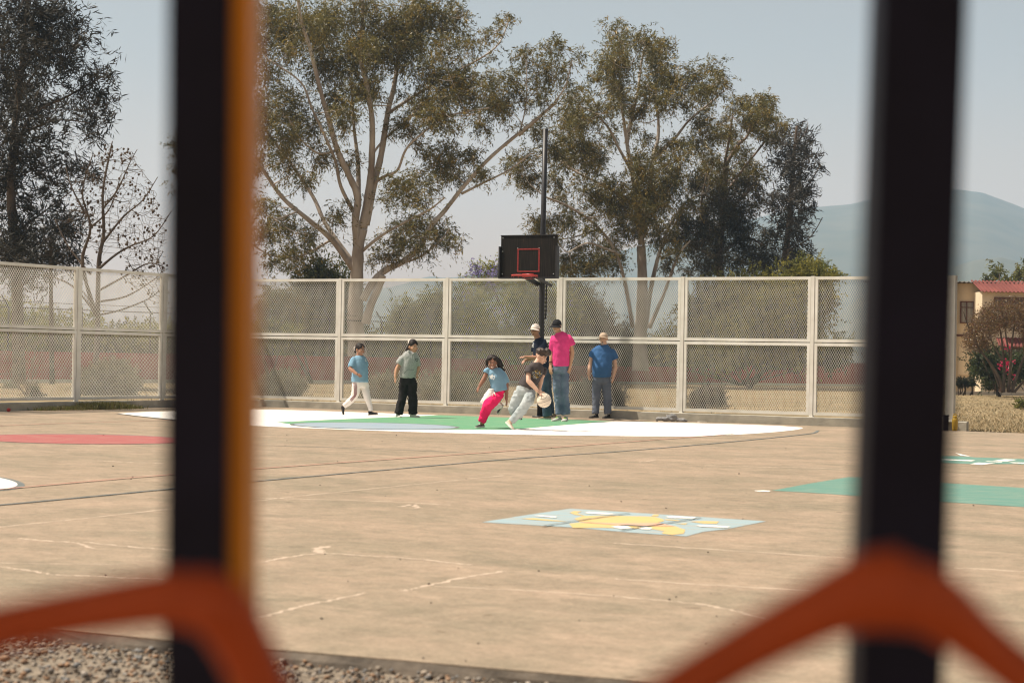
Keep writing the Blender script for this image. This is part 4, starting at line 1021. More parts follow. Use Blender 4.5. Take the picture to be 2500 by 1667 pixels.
M['mortar'] = mat('mortar', (.3, .25, .2), .95)
pa, pb_ = bp(2440, 945, -1.9), bp(2452, 846, -1.9)
cx, w = (pa.x + pb_.x) / 2, pb_.x - pa.x
mb = MB(); mb.box((cx, YB - 1.9, pb_.z / 2), (w - .02, .22, pb_.z)); pil = mb.build('brick_pillar', M['mortar'], bl)
bm_ = MB()
for r_i in range(int(pb_.z / .075)):
    off = .0 if r_i % 2 else w * .25
    for c_i in (-.25, .25): bm_.box((cx + c_i * (w + .01), YB - 1.905, .04 + r_i * .075), (w / 2 - .012, .25, .062))
o = bm_.build('bricks', M['brick'], pil); o['kind'] = 'stuff'
# things in front of it
mb = MB(); a, b_ = G(2290, 963, -.03), G(2620, 966.5, -.03); mb.beam(a + Vector((0, 0, .06)), b_ + Vector((0, 0, .06)), .25, .18)
o = mb.build('kerb', M['pale_kerb']); tag(o, 'pale kerb along the gravel bed in front of the cream building', 'kerb')
def garden_tree():
    t = Plant(74, 121); R_ = t.r
    for pts, a, b2, dy in (([(2448, 957), (2440, 925), (2420, 890), (2390, 850), (2365, 800), (2352, 760)], 5, 1, (0, -.5)), ([(2450, 957), (2452, 900), (2448, 850), (2440, 790), (2436, 735)], 5, 1, (0, .4)), ([(2462, 957), (2466, 900), (2470, 850), (2476, 790), (2480, 735)], 5, 1, (0, -.4)), ([(2470, 957), (2485, 910), (2500, 870), (2520, 800), (2530, 740)], 5, 1, (0, .4)), ([(2440, 945), (2425, 905), (2405, 870), (2380, 845), (2350, 820)], 3, 1, (0, .4)), ([(2476, 957), (2500, 930), (2535, 890), (2560, 830)], 4, 1, (0, -.3)), ([(2448, 880), (2420, 830), (2405, 770)], 3, 1, (0, .4)), ([(2468, 880), (2455, 810), (2462, 740)], 3, 1, (0, .6))): t.limb(pts, a, b2, dy, 7)
    for _ in range(900):
        a = R_.uniform(-PI, .1); q = math.sqrt(R_.uniform(.12, 1)); t.branch(t.w(2458 + 118 * q * math.cos(a), 862 + 135 * q * math.sin(a), R_.normal(0, .9)), r1=.004, maxr=.016, up=-.1, bend=.1, n=4)
    for _ in range(1100):
        a = R_.uniform(-PI, .1); q = math.sqrt(R_.uniform(.2, 1)); t.leaves(t.w(2462 + 105 * q * math.cos(a), 850 + 115 * q * math.sin(a), R_.normal(0, .9)), (.16, .16, .16), 22, .075, [(.16, .10, .035), (.10, .07, .03), (.20, .12, .05), (.12, .05, .035)], .1, .45)
    b = P(2460, 958, 74); b.z = -.05
    t.finish('garden_tree', 'brown multi stemmed garden tree with sparse leaves before the cream building', 'tree', b, M['brown_bark'], M['leaf'])
garden_tree()
bush('flowering_bush', 'green bush with dark pink flowers under the brown garden tree', 78, [(2400, 880, 22, 25), (2385, 900, 20, 22), (2420, 910, 25, 25), (2440, 890, 30, 30), (2470, 900, 30, 30), (2500, 890, 30, 30), (2430, 935, 30, 14), (2395, 860, 14, 14)], [(.06, .075, .03), (.08, .10, .035), (.045, .06, .025)], 122, .13, .9, base=2440)
PK = [(.62, .025, .11), (.5, .02, .09), (.68, .05, .16)]
t = Plant(77, 123)
for _ in range(9): t.leaves(t.w(2470 + t.r.normal(0, 14), 897 + t.r.normal(0, 14), -.6), (.1, .1, .1), 16, .085, PK, 0, .8)
b = P(2470, 940, 77); b.z = -.05
t.limb([(2470, 950), (2468, 920), (2472, 890)], 1.5, .6)
o_ = t.finish('flowering_bush', 'sprays of dark pink bougainvillea by the brick pillar', 'shrub', b, M['brown_bark'], M['leaf'], None, 'flowers')
[c for c in o_.children if c.name.startswith('flowers')][0]['kind'] = 'stuff'
for i, (x, lab) in enumerate(((2343, 'clipped little shrub nearest the fence end, by the cream wall'), (2355, 'middle of the three clipped little shrubs by the cream wall'), (2371, 'largest clipped little shrub with a bare stem by the cream wall'))):
    bush('small_shrub', lab, 80, [(x, 932, 8, 7), (x + 4, 937, 6, 5), (x - 4, 938, 6, 5), (x, 926 if i == 2 else 930, 6, 5)], DK, 130 + i, .07, 1.1, stems=3, base=x, depth=.15)
bush('leafy_tree', 'treetop rising behind the cream building roof', 110, [(2433, 655, 12, 14), (2428, 672, 10, 10), (2440, 668, 10, 10), (2408, 678, 12, 8), (2455, 680, 8, 8)], OL, 135, .2, .55, .5, cat='tree', base=2433)
bush('leafy_tree', 'treetop at the right edge behind the red roof', 112, [(2488, 665, 12, 12), (2500, 660, 12, 16), (2480, 676, 8, 8), (2510, 675, 15, 12)], OL, 136, .2, .6, .5, cat='tree', base=2490)
bush('small_plant', 'dry spiky weed on the lawn at the right edge', 55, [(2496, 985, 10, 12), (2490, 995, 8, 6)], OL, 137, .1, .5, base=2495, stems=6)
# grey gravel bed
sheet('gravel_bed', [tuple(G(2290, 961, -.03).xy), tuple(G(2620, 964, -.03).xy), (P(2620, 950, 84).x, 84), (P(2290, 950, 84).x, 84)], -.022, M['gravelbed'])

# ------------------------------------------------------------------ small things round the court
# yellow flask
fb = G(2331, 1051.5); s_ = 1 / PXM(fb.y)
M['yellow'] = mat('yellow_plastic', (.52, .33, .03), .45, scale=10, var=.1, spec=.45)
fl = thing('flask', 'yellow water flask with loop handle by the fence end', 'bottle', fb)
prof = [(0, 5.4), (3, 6.2), (10, 6.8), (20, 7.2), (28, 7.4), (30, 6.4), (31.5, 5.0)]
mb = MB(); mb.tube([fb + Vector((0, 0, z * s_)) for z, r in prof], [r * s_ for z, r in prof], 18); mb.build('flask_body', M['yellow'], fl, True)
mb = MB(); mb.tube([fb + Vector((0, 0, z * s_)) for z in (31.6, 32.6, 36, 37.2)], [5.4 * s_, 5.7 * s_, 5.5 * s_, 4.2 * s_], 18); mb.build('cap', M['yellow'], fl, True)
mb = MB(); mb.tube([fb + Vector((4 * s_ * math.cos(q), 0, (37 + 4.4 * math.sin(q)) * s_)) for q in np.linspace(0, PI, 9)], 1.0 * s_, 6); mb.build('handle', M['yellow'], fl, True)
db = G(2309, 1051.5)
M['black_plastic'] = mat('black_plastic', (.012, .012, .015), .5)
dk = thing('speaker_box', 'tall black box standing beside the yellow flask', 'box', db)
mb = MB(); mb.box(db + Vector((0, 0, .13)), (.075, .09, .26)); mb.box(db + Vector((0, 0, .272)), (.10, .11, .024)); mb.build('case', M['black_plastic'], dk)
# clothes heap
M['grey_cloth'] = mat('grey_cloth', (.17, .17, .175), .95, scale=9, col2=(.36, .355, .35), bump=.5, bscale=30)
cb = G(1640, 1029); cs = 1 / PXM(cb.y)
clo = thing('clothes_heap', 'crumpled grey jacket lying at the foot of the kerb', 'jacket', cb)
mb = MB()
def cpx(x, y, r, r2=None, dy=0):
    c = P(x, y, cb.y + dy); return c, r * cs
for (xa, ya, ra), (xb, yb, rb) in (((1606, 1021, 4.5), (1622, 1023, 5)), ((1622, 1023, 4), (1638, 1021, 6)), ((1632, 1021, 6.5), (1644, 1019, 8)), ((1644, 1019, 7), (1655, 1024, 5)), ((1652, 1024, 5), (1676, 1027, 2.4)), ((1628, 1014, 2), (1640, 1013, 3)), ((1640, 1026, 3), (1668, 1026, 3)), ((1602, 1022, 3), (1604, 1028, 2))):
    a, r1 = cpx(xa, ya, ra); b_, r2 = cpx(xb, yb, rb); a.z = max(a.z, r1 * .8); b_.z = max(b_.z, r2 * .8); mb.capsule(a, b_, r1, r2, 10)
o = mb.build('crumpled_cloth', M['grey_cloth'], clo, True)
tx = bpy.data.textures.new('folds', 'CLOUDS'); tx.noise_scale = .10; tx.noise_depth = 2
md = o.modifiers.new('r', 'REMESH'); md.mode = 'VOXEL'; md.voxel_size = .012; md.use_smooth_shade = True
md = o.modifiers.new('d', 'DISPLACE'); md.texture = tx; md.strength = .07; md.mid_level = .5; md.texture_coords = 'LOCAL'
pb2 = G(1714, 1030)
ph = thing('white_card', 'small white card lying on the ground right of the grey jacket', 'card', pb2)
mb = MB(); mb.box(pb2 + Vector((0, 0, .006)), (.15, .10, .012), Matrix.Rotation(.3, 3, 'Z')); mb.build('card', M['white_metal'], ph)
rb_ = G(21, 1005)
mb = MB(); mb.ellipsoid(rb_ + Vector((0, 0, .035)), (.04, .04, .036)); o = mb.build('red_ball', M['red'], None, True); tag(o, 'tiny red ball lying in front of the left kerb', 'ball')
# grass tufts along the left kerb
r2 = np.random.default_rng(77); V = []; C_ = []
for _ in range(2600):
    x = r2.choice([r2.normal(300, 75), r2.normal(180, 50), r2.uniform(20, 430)], p=[.5, .25, .25])
    if x < 0 or x > 432: continue
    d0 = abs(r2.normal(.16, .12)) + .1
    p = np.array(G(x, 1000 + .0 * x)); kz = CORNER - FN * ((CORNER - Vector(p)).dot(FN)); p = np.array(kz + FD * d0); p[2] = 0
    h = r2.uniform(.03, .10) * (1.7 if 200 < x < 370 else 1); a = r2.uniform(0, 6.28); l = r2.uniform(-.06, .06, 2); w_ = .007
    dx = np.array([math.cos(a) * w_, math.sin(a) * w_, 0])
    m_ = p + np.array([l[0] * .4, l[1] * .4, h * .6]); tp = p + np.array([l[0], l[1], h])
    V += [p - dx, p + dx, m_ + dx * .7, m_ - dx * .7, m_ - dx * .7, m_ + dx * .7, tp + dx * .2, tp - dx * .2]
    c = np.array([(.12, .13, .035), (.17, .16, .05), (.22, .18, .075)][int(r2.integers(0, 3))]) * r2.uniform(.7, 1.2); C_ += [c, c]
o = link('grass', fast_mesh('grass', np.array(V), np.arange(len(V)).reshape(-1, 4), M['leaf'], np.array(C_))); o['kind'] = 'stuff'
# dry grass blades on the lawn at the right and behind the fence
V = []; C_ = []
for _ in range(15000):
    x = r2.uniform(2330, 2560) if r2.random() < .42 else r2.uniform(-30, 2120)
    if x > 2300: y = 962 + (1060 - 962) * r2.random() ** .8
    else: y = 945 + 65 * r2.random()
    p = np.array(G(x, y, -.03))
    pf = Vector(p) - CORNER
    if pf.dot(FN) < .25 and not (pf.dot(FD) > 16.4 and pf.dot(FN) > .05): continue
    h = r2.uniform(.02, .07); a = r2.uniform(0, 6.28); l = r2.uniform(-.07, .07, 2); w_ = r2.uniform(.006, .012)
    dx = np.array([math.cos(a) * w_, math.sin(a) * w_, 0]); tp = p + np.array([l[0], l[1], h])
    V += [p - dx, p + dx, tp + dx * .3, tp - dx * .3]
    C_.append(np.array([(.36, .27, .15), (.27, .21, .12), (.19, .16, .09), (.44, .34, .2)][int(r2.integers(0, 4))]) * r2.uniform(.75, 1.2))
o = link('dry_grass', fast_mesh('dry_grass', np.array(V), np.arange(len(V)).reshape(-1, 4), M['leaf_dull'], np.array(C_))); o['kind'] = 'stuff'
# pebbles on the slab, gravel in front of it
def stones(name, pts, sizes, pal, seed, m):
    r = np.random.default_rng(seed); n = len(pts)
    base = np.array([(1, 0, 0), (0, 1, 0), (-1, 0, 0), (0, -1, 0), (0, 0, .75), (0, 0, -.6), (.6, .6, .45), (-.6, .6, .4), (-.6, -.6, .45), (.6, -.6, .4)])
    tri = np.array([(0, 6, 4), (6, 1, 4), (1, 7, 4), (7, 2, 4), (2, 8, 4), (8, 3, 4), (3, 9, 4), (9, 0, 4), (1, 6, 5), (6, 0, 5), (7, 1, 5), (2, 7, 5), (8, 2, 5), (3, 8, 5), (9, 3, 5), (0, 9, 5)])
    v = base[None] * r.uniform(.65, 1.25, (n, 10, 1)) * np.asarray(sizes)[:, None, None] * r.uniform(.7, 1.3, (n, 1, 3))
    a = r.uniform(0, 6.28, n); ca, sa = np.cos(a)[:, None], np.sin(a)[:, None]
    v = np.stack([v[:, :, 0] * ca - v[:, :, 1] * sa, v[:, :, 0] * sa + v[:, :, 1] * ca, v[:, :, 2]], 2) + np.asarray(pts)[:, None, :]
    f = (tri[None] + 10 * np.arange(n)[:, None, None]).reshape(-1, 3)
    pal = np.asarray(pal); c = np.repeat(pal[r.integers(0, len(pal), n)] * r.uniform(.8, 1.2, (n, 1)), 16, axis=0)
    o = link(name, fast_mesh(name, v.reshape(-1, 3), f, m, c)); o['kind'] = 'stuff'; return o
m_, nt, b = nodes('stone'); at = N(nt, 'ShaderNodeAttribute', attribute_name='tone'); nt.links.new(at.outputs['Color'], b.inputs['Base Color']); b.inputs['Roughness'].default_value = .85
M['stone'] = m_
pts, sz = [], []
for _ in range(75):
    x, y = r2.uniform(0, 2500), 1060 + 560 * r2.random() ** 1.4
    p = G(x, y)
    if (p - near_a).dot(out) > -.05: continue
    q = r2.uniform(.003, .008) * (1.6 if y < 1250 else 1); p.z = q * .4; pts.append(p); sz.append(q)
stones('pebbles', pts, sz, [(.07, .06, .05), (.10, .08, .06), (.05, .045, .04)], 5, M['stone'])
pts, sz = [], []
for _ in range(30000):
    u = r2.uniform(-5.5, 4.5); w_ = r2.random() ** 1.1 * 2.6 + .02
    p = near_a + nd * u + out * w_; q = r2.choice([r2.uniform(.005, .010), r2.uniform(.009, .018)], p=[.8, .2])
    p.z = -.053 + q * .35 + (.012 if r2.random() < .3 else 0); pts.append(p); sz.append(q)
stones('gravel', pts, sz, [(.22, .185, .15), (.28, .23, .18), (.16, .14, .12), (.36, .31, .26), (.25, .145, .08), (.20, .195, .19), (.13, .10, .075), (.30, .19, .12)], 6, M['stone'])

# ------------------------------------------------------------------ climbing frame the picture is taken through
M['bar_black'] = mat('black_bar_paint', (.013, .011, .026), .55, scale=12, var=.3, spec=.25)
M['bar_amber'] = mat('amber_bar_paint', (.78, .26, .004), .5, scale=8, var=.1)
M['orange'] = mat('orange_rope_cover', (.64, .10, .020), .5, scale=14, var=.12, bump=.2, bscale=90)
M['grey_strap'] = mat('grey_violet_strap', (.17, .14, .15), .7)
YBAR = 1.22; q = YBAR / F
fr = thing('climbing_frame', 'blurred black and orange playground railing close to the camera', 'railing', (P(1250, 1700, YBAR).x, YBAR, -.12))
def bar(xt, xb, half_w, depth, name, m, dx=0, dyy=0):
    a, b_ = P(xb[0] + dx, xb[1], YBAR + dyy), P(xt[0] + dx, xt[1], YBAR + dyy)
    t_ = (b_ - a).normalized(); a = a + t_ * ((-.115 - a.z) / t_.z); b_ = b_ + t_ * .25
    mb = MB(); mb.beam(a, b_, half_w * 2, depth, up=(0, 1, 0)); return mb.build(name, m, fr)
wl = 152 * q / 2
bar((501, 0), (492, 1667), wl, .045, 'bar', M['bar_black'])
bar((501, 0), (492, 1667), 0.0078, .052, 'amber_strip', M['bar_amber'], dx=94, dyy=.006)
bar((2240, 0), (2182, 1667), 204 * q / 2, .045, 'bar', M['bar_black'])
YO = YBAR - .36
def rope(pts, r, name='orange_rope', m='orange', n=12):
    ps = smooth_line([P(x, y, YO + d) for x, y, d in pts], 6)
    mb = MB(); mb.tube(ps, None, n, side=(0, 1, 0), ab=[(a * YO / F * .45, a * YO / F) for a in np.interp(np.linspace(0, 1, len(ps)), np.linspace(0, 1, len(r)), r)]); return mb.build(name, M[m], fr, True)
rope([(-500, 1650, 0), (-200, 1580, 0), (0, 1532, 0), (200, 1492, 0), (400, 1462, -.005), (500, 1470, -.005)], [62, 62, 60, 62, 70, 78])
rope([(470, 1455, -.006), (540, 1490, -.006), (590, 1570, -.003), (640, 1690, 0), (700, 1900, 0)], [74, 82, 72, 66, 62])
rope([(610, 1480, .012), (650, 1590, .012), (720, 1740, .012)], [22, 30, 32], 'grey_strap', 'grey_strap')
rope([(1300, 1930, 0), (1560, 1750, 0), (1800, 1598, 0), (2000, 1492, -.004), (2120, 1446, -.006), (2200, 1440, -.006)], [62, 64, 66, 76, 98, 106])
rope([(2160, 1440, -.006), (2280, 1474, -.006), (2400, 1570, 0), (2560, 1700, 0), (2800, 1900, 0)], [98, 86, 66, 60, 60])
mb = MB(); mb.box((-.2, -.9, 2.75), (5.2, 5.6, .05)); mb.build('added_shade_roof', M['bar_black'], fr)  # unseen roof above the bars, added to keep the sun off them
for x_ in (-2.6, 2.2): mb = MB(); mb.beam((x_, 1.3, -.11), (x_, 1.3, 2.72), .07, .07); mb.build('added_shade_post', M['bar_black'], fr)  # posts of the added roof, also out of view

# ------------------------------------------------------------------ people
def skin_mat(name, c):
    m = mat(name, c, .55, var=.10, scale=14, spec=.35); b = m.node_tree.nodes['Principled BSDF']
    b.inputs['Subsurface Weight'].default_value = .0
    return m
SKIN = dict(a=skin_mat('skin_brown', (.36, .185, .115)), b=skin_mat('skin_tan', (.48, .265, .165)), c=skin_mat('skin_fair', (.60, .37, .265)), d=skin_mat('skin_deep', (.29, .14, .088)))
def cloth(name, c, var=.10, scale=9, bump=.35, col2=None): return mat(name, c, .9, var=var, scale=scale, bump=bump, bscale=45, col2=col2, spec=.15)
CL = dict(
    lightblue=cloth('light_blue_cotton', (.20, .345, .46)), hoodie=cloth('grey_fleece', (.34, .35, .335), scale=40, var=.16), grey=cloth('charcoal_cotton', (.072, .062, .062)), navy=cloth('navy_cotton', (.016, .022, .040)),
    pink=cloth('hot_pink_jersey', (.70, .055, .215)), blue=cloth('royal_blue_cotton', (.048, .125, .28)), white=cloth('white_cotton', (.72, .68, .64)), black=cloth('black_nylon', (.018, .016, .016), var=.3),
    palejean=cloth('pale_denim', (.30, .345, .36), scale=5, col2=(.50, .535, .535)), jean=cloth('mid_denim', (.068, .092, .15), scale=5, col2=(.18, .215, .29)), darkjean=cloth('dark_denim', (.028, .048, .078), scale=5, col2=(.075, .11, .15)), jean2=cloth('faded_grey_denim', (.095, .115, .16), scale=5, col2=(.17, .195, .245)),
    hotpants=cloth('neon_pink_fabric', (.86, .022, .13)), hair=mat('dark_hair', (.012, .009, .008), .62, scale=30, col2=(.03, .02, .016), stretch=(1, 1, .3), spec=.25), brownhair=mat('brown_hair', (.022, .013, .009), .6, scale=30, col2=(.06, .035, .022), spec=.5),
    shoe_black=mat('black_shoe', (.016, .016, .018), .6, var=.25), shoe_white=mat('white_shoe', (.66, .66, .60), .6), shoe_tan=mat('cream_shoe', (.52, .43, .33), .7), shoe_grey=mat('grey_mesh_shoe', (.34, .36, .34), .7, scale=20, col2=(.46, .47, .44)), shoe_brown=mat('tan_leather_shoe', (.30, .20, .12), .6), sole=mat('rubber_sole', (.58, .56, .50), .7), sole_dark=mat('dark_sole', (.08, .07, .06), .7), neon=mat('neon_green_trim', (.36, .62, .06), .6),
    capwhite=cloth('white_cap_cloth', (.70, .62, .56)), capblack=cloth('black_cap_cloth', (.02, .02, .023)), captan=cloth('beige_cap_cloth', (.46, .36, .27)), eye=mat('dark_eye', (.015, .01, .008), .25), eyewhite=mat('eye_white', (.7, .66, .62), .4), lip=mat('lips', (.36, .15, .115), .5), mouth=mat('dark_mouth', (.06, .02, .02), .6), teeth=mat('teeth', (.75, .7, .62), .4), frame=mat('spectacle_frame', (.02, .015, .015), .3), beard=mat('grey_beard', (.42, .36, .31), .9), claret=cloth('claret_stripe', (.17, .018, .035)), yellowp=cloth('yellow_print', (.62, .36, .03)), whitep=cloth('white_print', (.72, .72, .7)), darkp=cloth('dark_print', (.03, .04, .05)), olivep=cloth('mustard_print', (.30, .22, .05)), greyp=cloth('pale_grey_print', (.36, .37, .34)), band=mat('brown_band', (.10, .05, .03), .6))
FOLD = bpy.data.textures.new('cloth_folds', 'CLOUDS'); FOLD.noise_scale = .085; FOLD.noise_depth = 1
CREASE = bpy.data.textures.new('creases', 'MARBLE'); CREASE.noise_scale = .11; CREASE.turbulence = 9; CREASE.noise_depth = 1
FOLD2 = bpy.data.textures.new('cloth_folds_long', 'CLOUDS'); FOLD2.noise_scale = .16; FOLD2.noise_depth = 2

def soften(o, voxel, it=4, fold=0, tex=None, adapt=0):
    "one continuous skin over the shapes of the mesh"
    m = o.modifiers.new('skin', 'REMESH'); m.mode = 'VOXEL'; m.voxel_size = voxel; m.use_smooth_shade = True; fold *= .75
    if it:
        s = o.modifiers.new('soft', 'SMOOTH'); s.iterations = it; s.factor = .5
    if fold:
        d = o.modifiers.new('folds', 'DISPLACE'); d.texture = tex or FOLD; d.strength = fold; d.mid_level = .5; d.texture_coords = 'LOCAL'
        if fold > .021:
            d = o.modifiers.new('creases', 'DISPLACE'); d.texture = CREASE; d.strength = .013; d.mid_level = .5; d.texture_coords = 'LOCAL'
    return o

class Person:
    def __init__(s, label, foot, Y, skin, hs=1.0, group='people on the court'):
        s.Y = Y; s.k = 1 / PXM(Y)
        base = P(*foot, Y); base.z = 0
        s.t = thing('person', label, 'person', base); s.t['group'] = group
        s.skin = SKIN[skin]; s.b = MB(); s.hs = hs
    def p(s, x, y, d=0): return P(x, y, s.Y + d)
    def head(s, c, yaw, pitch=0, tilt=0, size=.23, nb=None, mouth='smile'):
        "c head centre pixel; yaw 0 looks to the camera, + to the right of the photo"
        c = s.p(*c); s.hc = c; k = size / .23; s.hk = k
        f = Vector((math.sin(yaw), -math.cos(yaw), 0)); r = Vector((math.cos(yaw), math.sin(yaw), 0)); u = Vector((0, 0, 1))
        q = Matrix.Rotation(-pitch, 3, r) ; f = q @ f; u = q @ u
        q = Matrix.Rotation(tilt, 3, f); r = q @ r; u = q @ u
        s.HR = Matrix((r, f, u)).transposed()
        s.h = lambda a, b_, z: c + s.HR @ Vector((a * k, b_ * k, z * k))
        e = lambda a, rad: s.b.ellipsoid(s.h(*a), tuple(x * k for x in rad), s.HR, 18, 12)
        e((0, -.014, .030), (.073, .092, .085)); e((0, .022, -.022), (.062, .066, .088)); e((0, .038, -.080), (.044, .044, .032)); e((0, .066, .022), (.050, .024, .014))
        for x in (-1, 1): e((x * .075, -.008, -.012), (.011, .02, .031)); e((x * .040, .052, -.028), (.022, .028, .022))
        s.b.tube([s.h(0, .080, .006), s.h(0, .094, -.016), s.h(0, .106, -.036), s.h(0, .088, -.046)], [.008 * k, .011 * k, .017 * k, .010 * k], 8)
        e((0, .080, -.068), (.024, .014, .011))
        if nb is not None:
            n = s.p(*nb); s.nb = n
            s.b.tube([n - (s.h(0, 0, 0) - n) * .25, n, s.h(0, -.015, -.055), s.h(0, -.01, 0)], [.072 * k, .056 * k, .053 * k, .05 * k], 12)
        s.face_mouth = mouth
    def face(s, brow='hair', glasses=False, shade=False):
        k = s.hk
        for x in (-1, 1):
            mb = MB(); mb.ellipsoid(s.h(x * .031, .079, .004), (.013 * k, .008 * k, .006 * k), s.HR, 8, 6); w = mb.build('eye', CL['eyewhite'], s.t, True)
            mb = MB(); mb.ellipsoid(s.h(x * .031, .0845, .004), (.0065 * k, .005 * k, .0062 * k), s.HR, 8, 6); mb.build('iris', CL['eye'], w, True)
            mb = MB(); mb.tube([s.h(x * .016, .091, .022), s.h(x * .034, .088, .028), s.h(x * .050, .076, .022)], [.0028 * k, .0036 * k, .002 * k], 6); mb.build('eyebrow', CL[brow], s.t, True)
        mb = MB()
        if s.face_mouth == 'smile':
            mb.tube([s.h(-.028, .080, -.060), s.h(-.014, .0925, -.069), s.h(0, .096, -.072), s.h(.014, .0925, -.069), s.h(.028, .080, -.060)], [.003 * k, .005 * k, .0065 * k, .005 * k, .003 * k], 8)
            o = mb.build('mouth', CL['lip'], s.t, True)
            mb = MB(); mb.tube([s.h(-.021, .089, -.063), s.h(-.011, .098, -.068), s.h(0, .1015, -.0695), s.h(.011, .098, -.068), s.h(.021, .089, -.063)], [.002 * k, .0045 * k, .0055 * k, .0045 * k, .002 * k], 6); mb.build('teeth', CL['teeth'], o, True)
        elif s.face_mouth == 'open':
            mb.ellipsoid(s.h(0, .090, -.072), (.015 * k, .007 * k, .008 * k), s.HR, 10, 8); mb.build('mouth', CL['mouth'], s.t, True)
        else:
            mb.ellipsoid(s.h(0, .092, -.068), (.021 * k, .006 * k, .006 * k), s.HR, 10, 8); mb.build('mouth', CL['lip'], s.t, True)
        if glasses:
            mb = MB()
            for x in (-1, 1):
                ring = [s.h(x * .033 + .024 * math.cos(q), .099, .002 + .019 * math.sin(q)) for q in np.linspace(0, 2 * PI, 15)]
                mb.tube(ring, .0028 * k, 5); mb.tube([s.h(x * .057, .099, .006), s.h(x * .078, -.005, .006)], .0025 * k, 5)
            mb.tube([s.h(-.010, .102, .006), s.h(.010, .102, .006)], .0025 * k, 5); mb.build('glasses', CL['frame'], s.t, True)
    def arm(s, sh, el, wr, tip, r=(.047, .040, .026), d=(0, 0, 0, 0), tips=None, out=(0, 0, 1), thumb=1, spread=1.0, curl=.25):
        a, e, w = s.p(*sh, d[0]), s.p(*el, d[1]), s.p(*wr, d[2]); t = s.p(*tip, d[3])
        s.b.capsule(a.lerp(e, .12), e, r[0] * .74, r[1] * .96, 12); m = e.lerp(w, .3); s.b.tube([e - (w - e).normalized() * .01, e, m, e.lerp(w, .7), w, w + (w - e).normalized() * .012], [r[1] * .9, r[1], r[1] * 1.03, r[2] * 1.18, r[2], r[2] * .95], 12)
        s.hand(w, t, (w - e).normalized(), Vector(out), thumb, tips, spread, curl)
        return a, e, w
    def hand(s, w, t, fore, out, thumb, tips=None, spread=1.0, curl=.25):
        L = max((t - w).length, .12); ax = (t - w).normalized(); n = (out - ax * out.dot(ax)).normalized(); sd = ax.cross(n).normalized()
        k = L / .17; pw = .037 * k
        kn = w + ax * L * .50
        s.b.tube([w - ax * .008, w + ax * L * .14, w + ax * L * .36, kn], None, 12, side=sd, ab=[(.022 * k, .017 * k), (.030 * k, .016 * k), (pw, .0145 * k), (pw * .96, .0115 * k)])
        for i in range(4):
            x = (i - 1.5) / 1.5; ln = L * (.47, .53, .50, .38)[i] * .98
            b0 = kn - ax * L * .06 + sd * (x * pw * .80)
            if tips: tp = tips[i]; dirn = (tp - b0)
            else: tp = b0 + (ax + sd * x * .18 * spread).normalized() * ln - n * ln * curl
            mid = b0.lerp(tp, .5) + n * ln * (.10 if tips else curl * .35)
            r_ = .0088 * k * (1, 1.05, 1, .86)[i]
            s.b.tube(smooth_line([b0, mid, tp], 3), [r_, r_, r_ * .98, r_ * .95, r_ * .93, r_ * .88, r_ * .7], 8)
        b0 = w + ax * L * .16 - sd * thumb * pw * -.55
        tp = tips[4] if tips else b0 + sd * thumb * L * .24 + ax * L * .30 - n * L * .08
        mid = b0.lerp(tp, .5) + sd * thumb * L * .05
        s.b.tube(smooth_line([b0, mid, tp], 3), [.0125 * k] * 3 + [.0115 * k] * 2 + [.0105 * k, .0085 * k], 8)
    def leg(s, hip, knee, ank, r=(.056, .045, .034), d=(0, 0, 0)):
        a, k_, n = s.p(*hip, d[0]), s.p(*knee, d[1]), s.p(*ank, d[2])
        s.b.tube([a, a.lerp(k_, .5), k_, k_.lerp(n, .35), n], [r[0], r[0] * .9, r[1], r[1] * .98, r[2]], 12)
    def core(s, nb, hip, w=.13, dth=.09):
        a, h = s.p(*nb), s.p(*hip); sd = Vector((1, 0, 0))
        s.b.tube([a, a.lerp(h, .2), a.lerp(h, .6), h, h - Vector((0, 0, .05))], None, 14, side=sd, ab=[(.045, .045), (w * .72, dth * .8), (w * .8, dth * .9), (w * .8, dth * .9), (w * .5, dth * .7)])
    def body(s, voxel=.0062):
        o = s.b.build('body', s.skin, s.t, True); soften(o, voxel, 2); return o
    def shirt(s, name, m, rings, sleeves, side, voxel=.009, fold=.022, it=4, tex=None, neck=None, smooth_top=True):
        "rings: (pixel x, y, half width, half depth, depth offset) from the collar to the hem, in pixels / metres"
        mb = MB(); pts = [s.p(x, y, d) for x, y, a, b_, d in rings]
        mb.tube(pts, None, 24, side=Vector(side), ab=[(a * s.k, b_) for x, y, a, b_, d in rings])
        for (a, da), (e, de), r0, r1 in sleeves:
            A, B = s.p(*a, da) - Vector((0, 0, .012)), s.p(*e, de); t = (B - A).normalized()
            mb.tube([A - t * r0 * .5, A - t * r0 * .1, A.lerp(B, .25), A.lerp(B, .7), B], [r0 * .45, r0 * .74, r0 * .98, (r0 + r1) / 2 * 1.03, r1], 14)
        o = mb.build(name, m, s.t, True); soften(o, voxel, it, fold, tex); return o
    def trousers(s, m, hiprings, legs, side, name='trousers', voxel=.009, fold=.028, it=4):
        mb = MB()
        if hiprings:
            pts = [s.p(x, y, d) for x, y, a, b_, d in hiprings]
            mb.tube(pts, None, 20, side=Vector(side), ab=[(a * s.k, b_) for x, y, a, b_, d in hiprings])
        for pts in legs:
            P3 = smooth_line([s.p(x, y, d) for x, y, r, d in pts], 5); n = len(P3)
            rs = np.interp(np.linspace(0, 1, n), np.linspace(0, 1, len(pts)), [r * s.k for x, y, r, d in pts]); mb.tube(P3, list(rs), 16)
        o = mb.build(name, m, s.t, True); soften(o, voxel, it, fold, FOLD2); return o
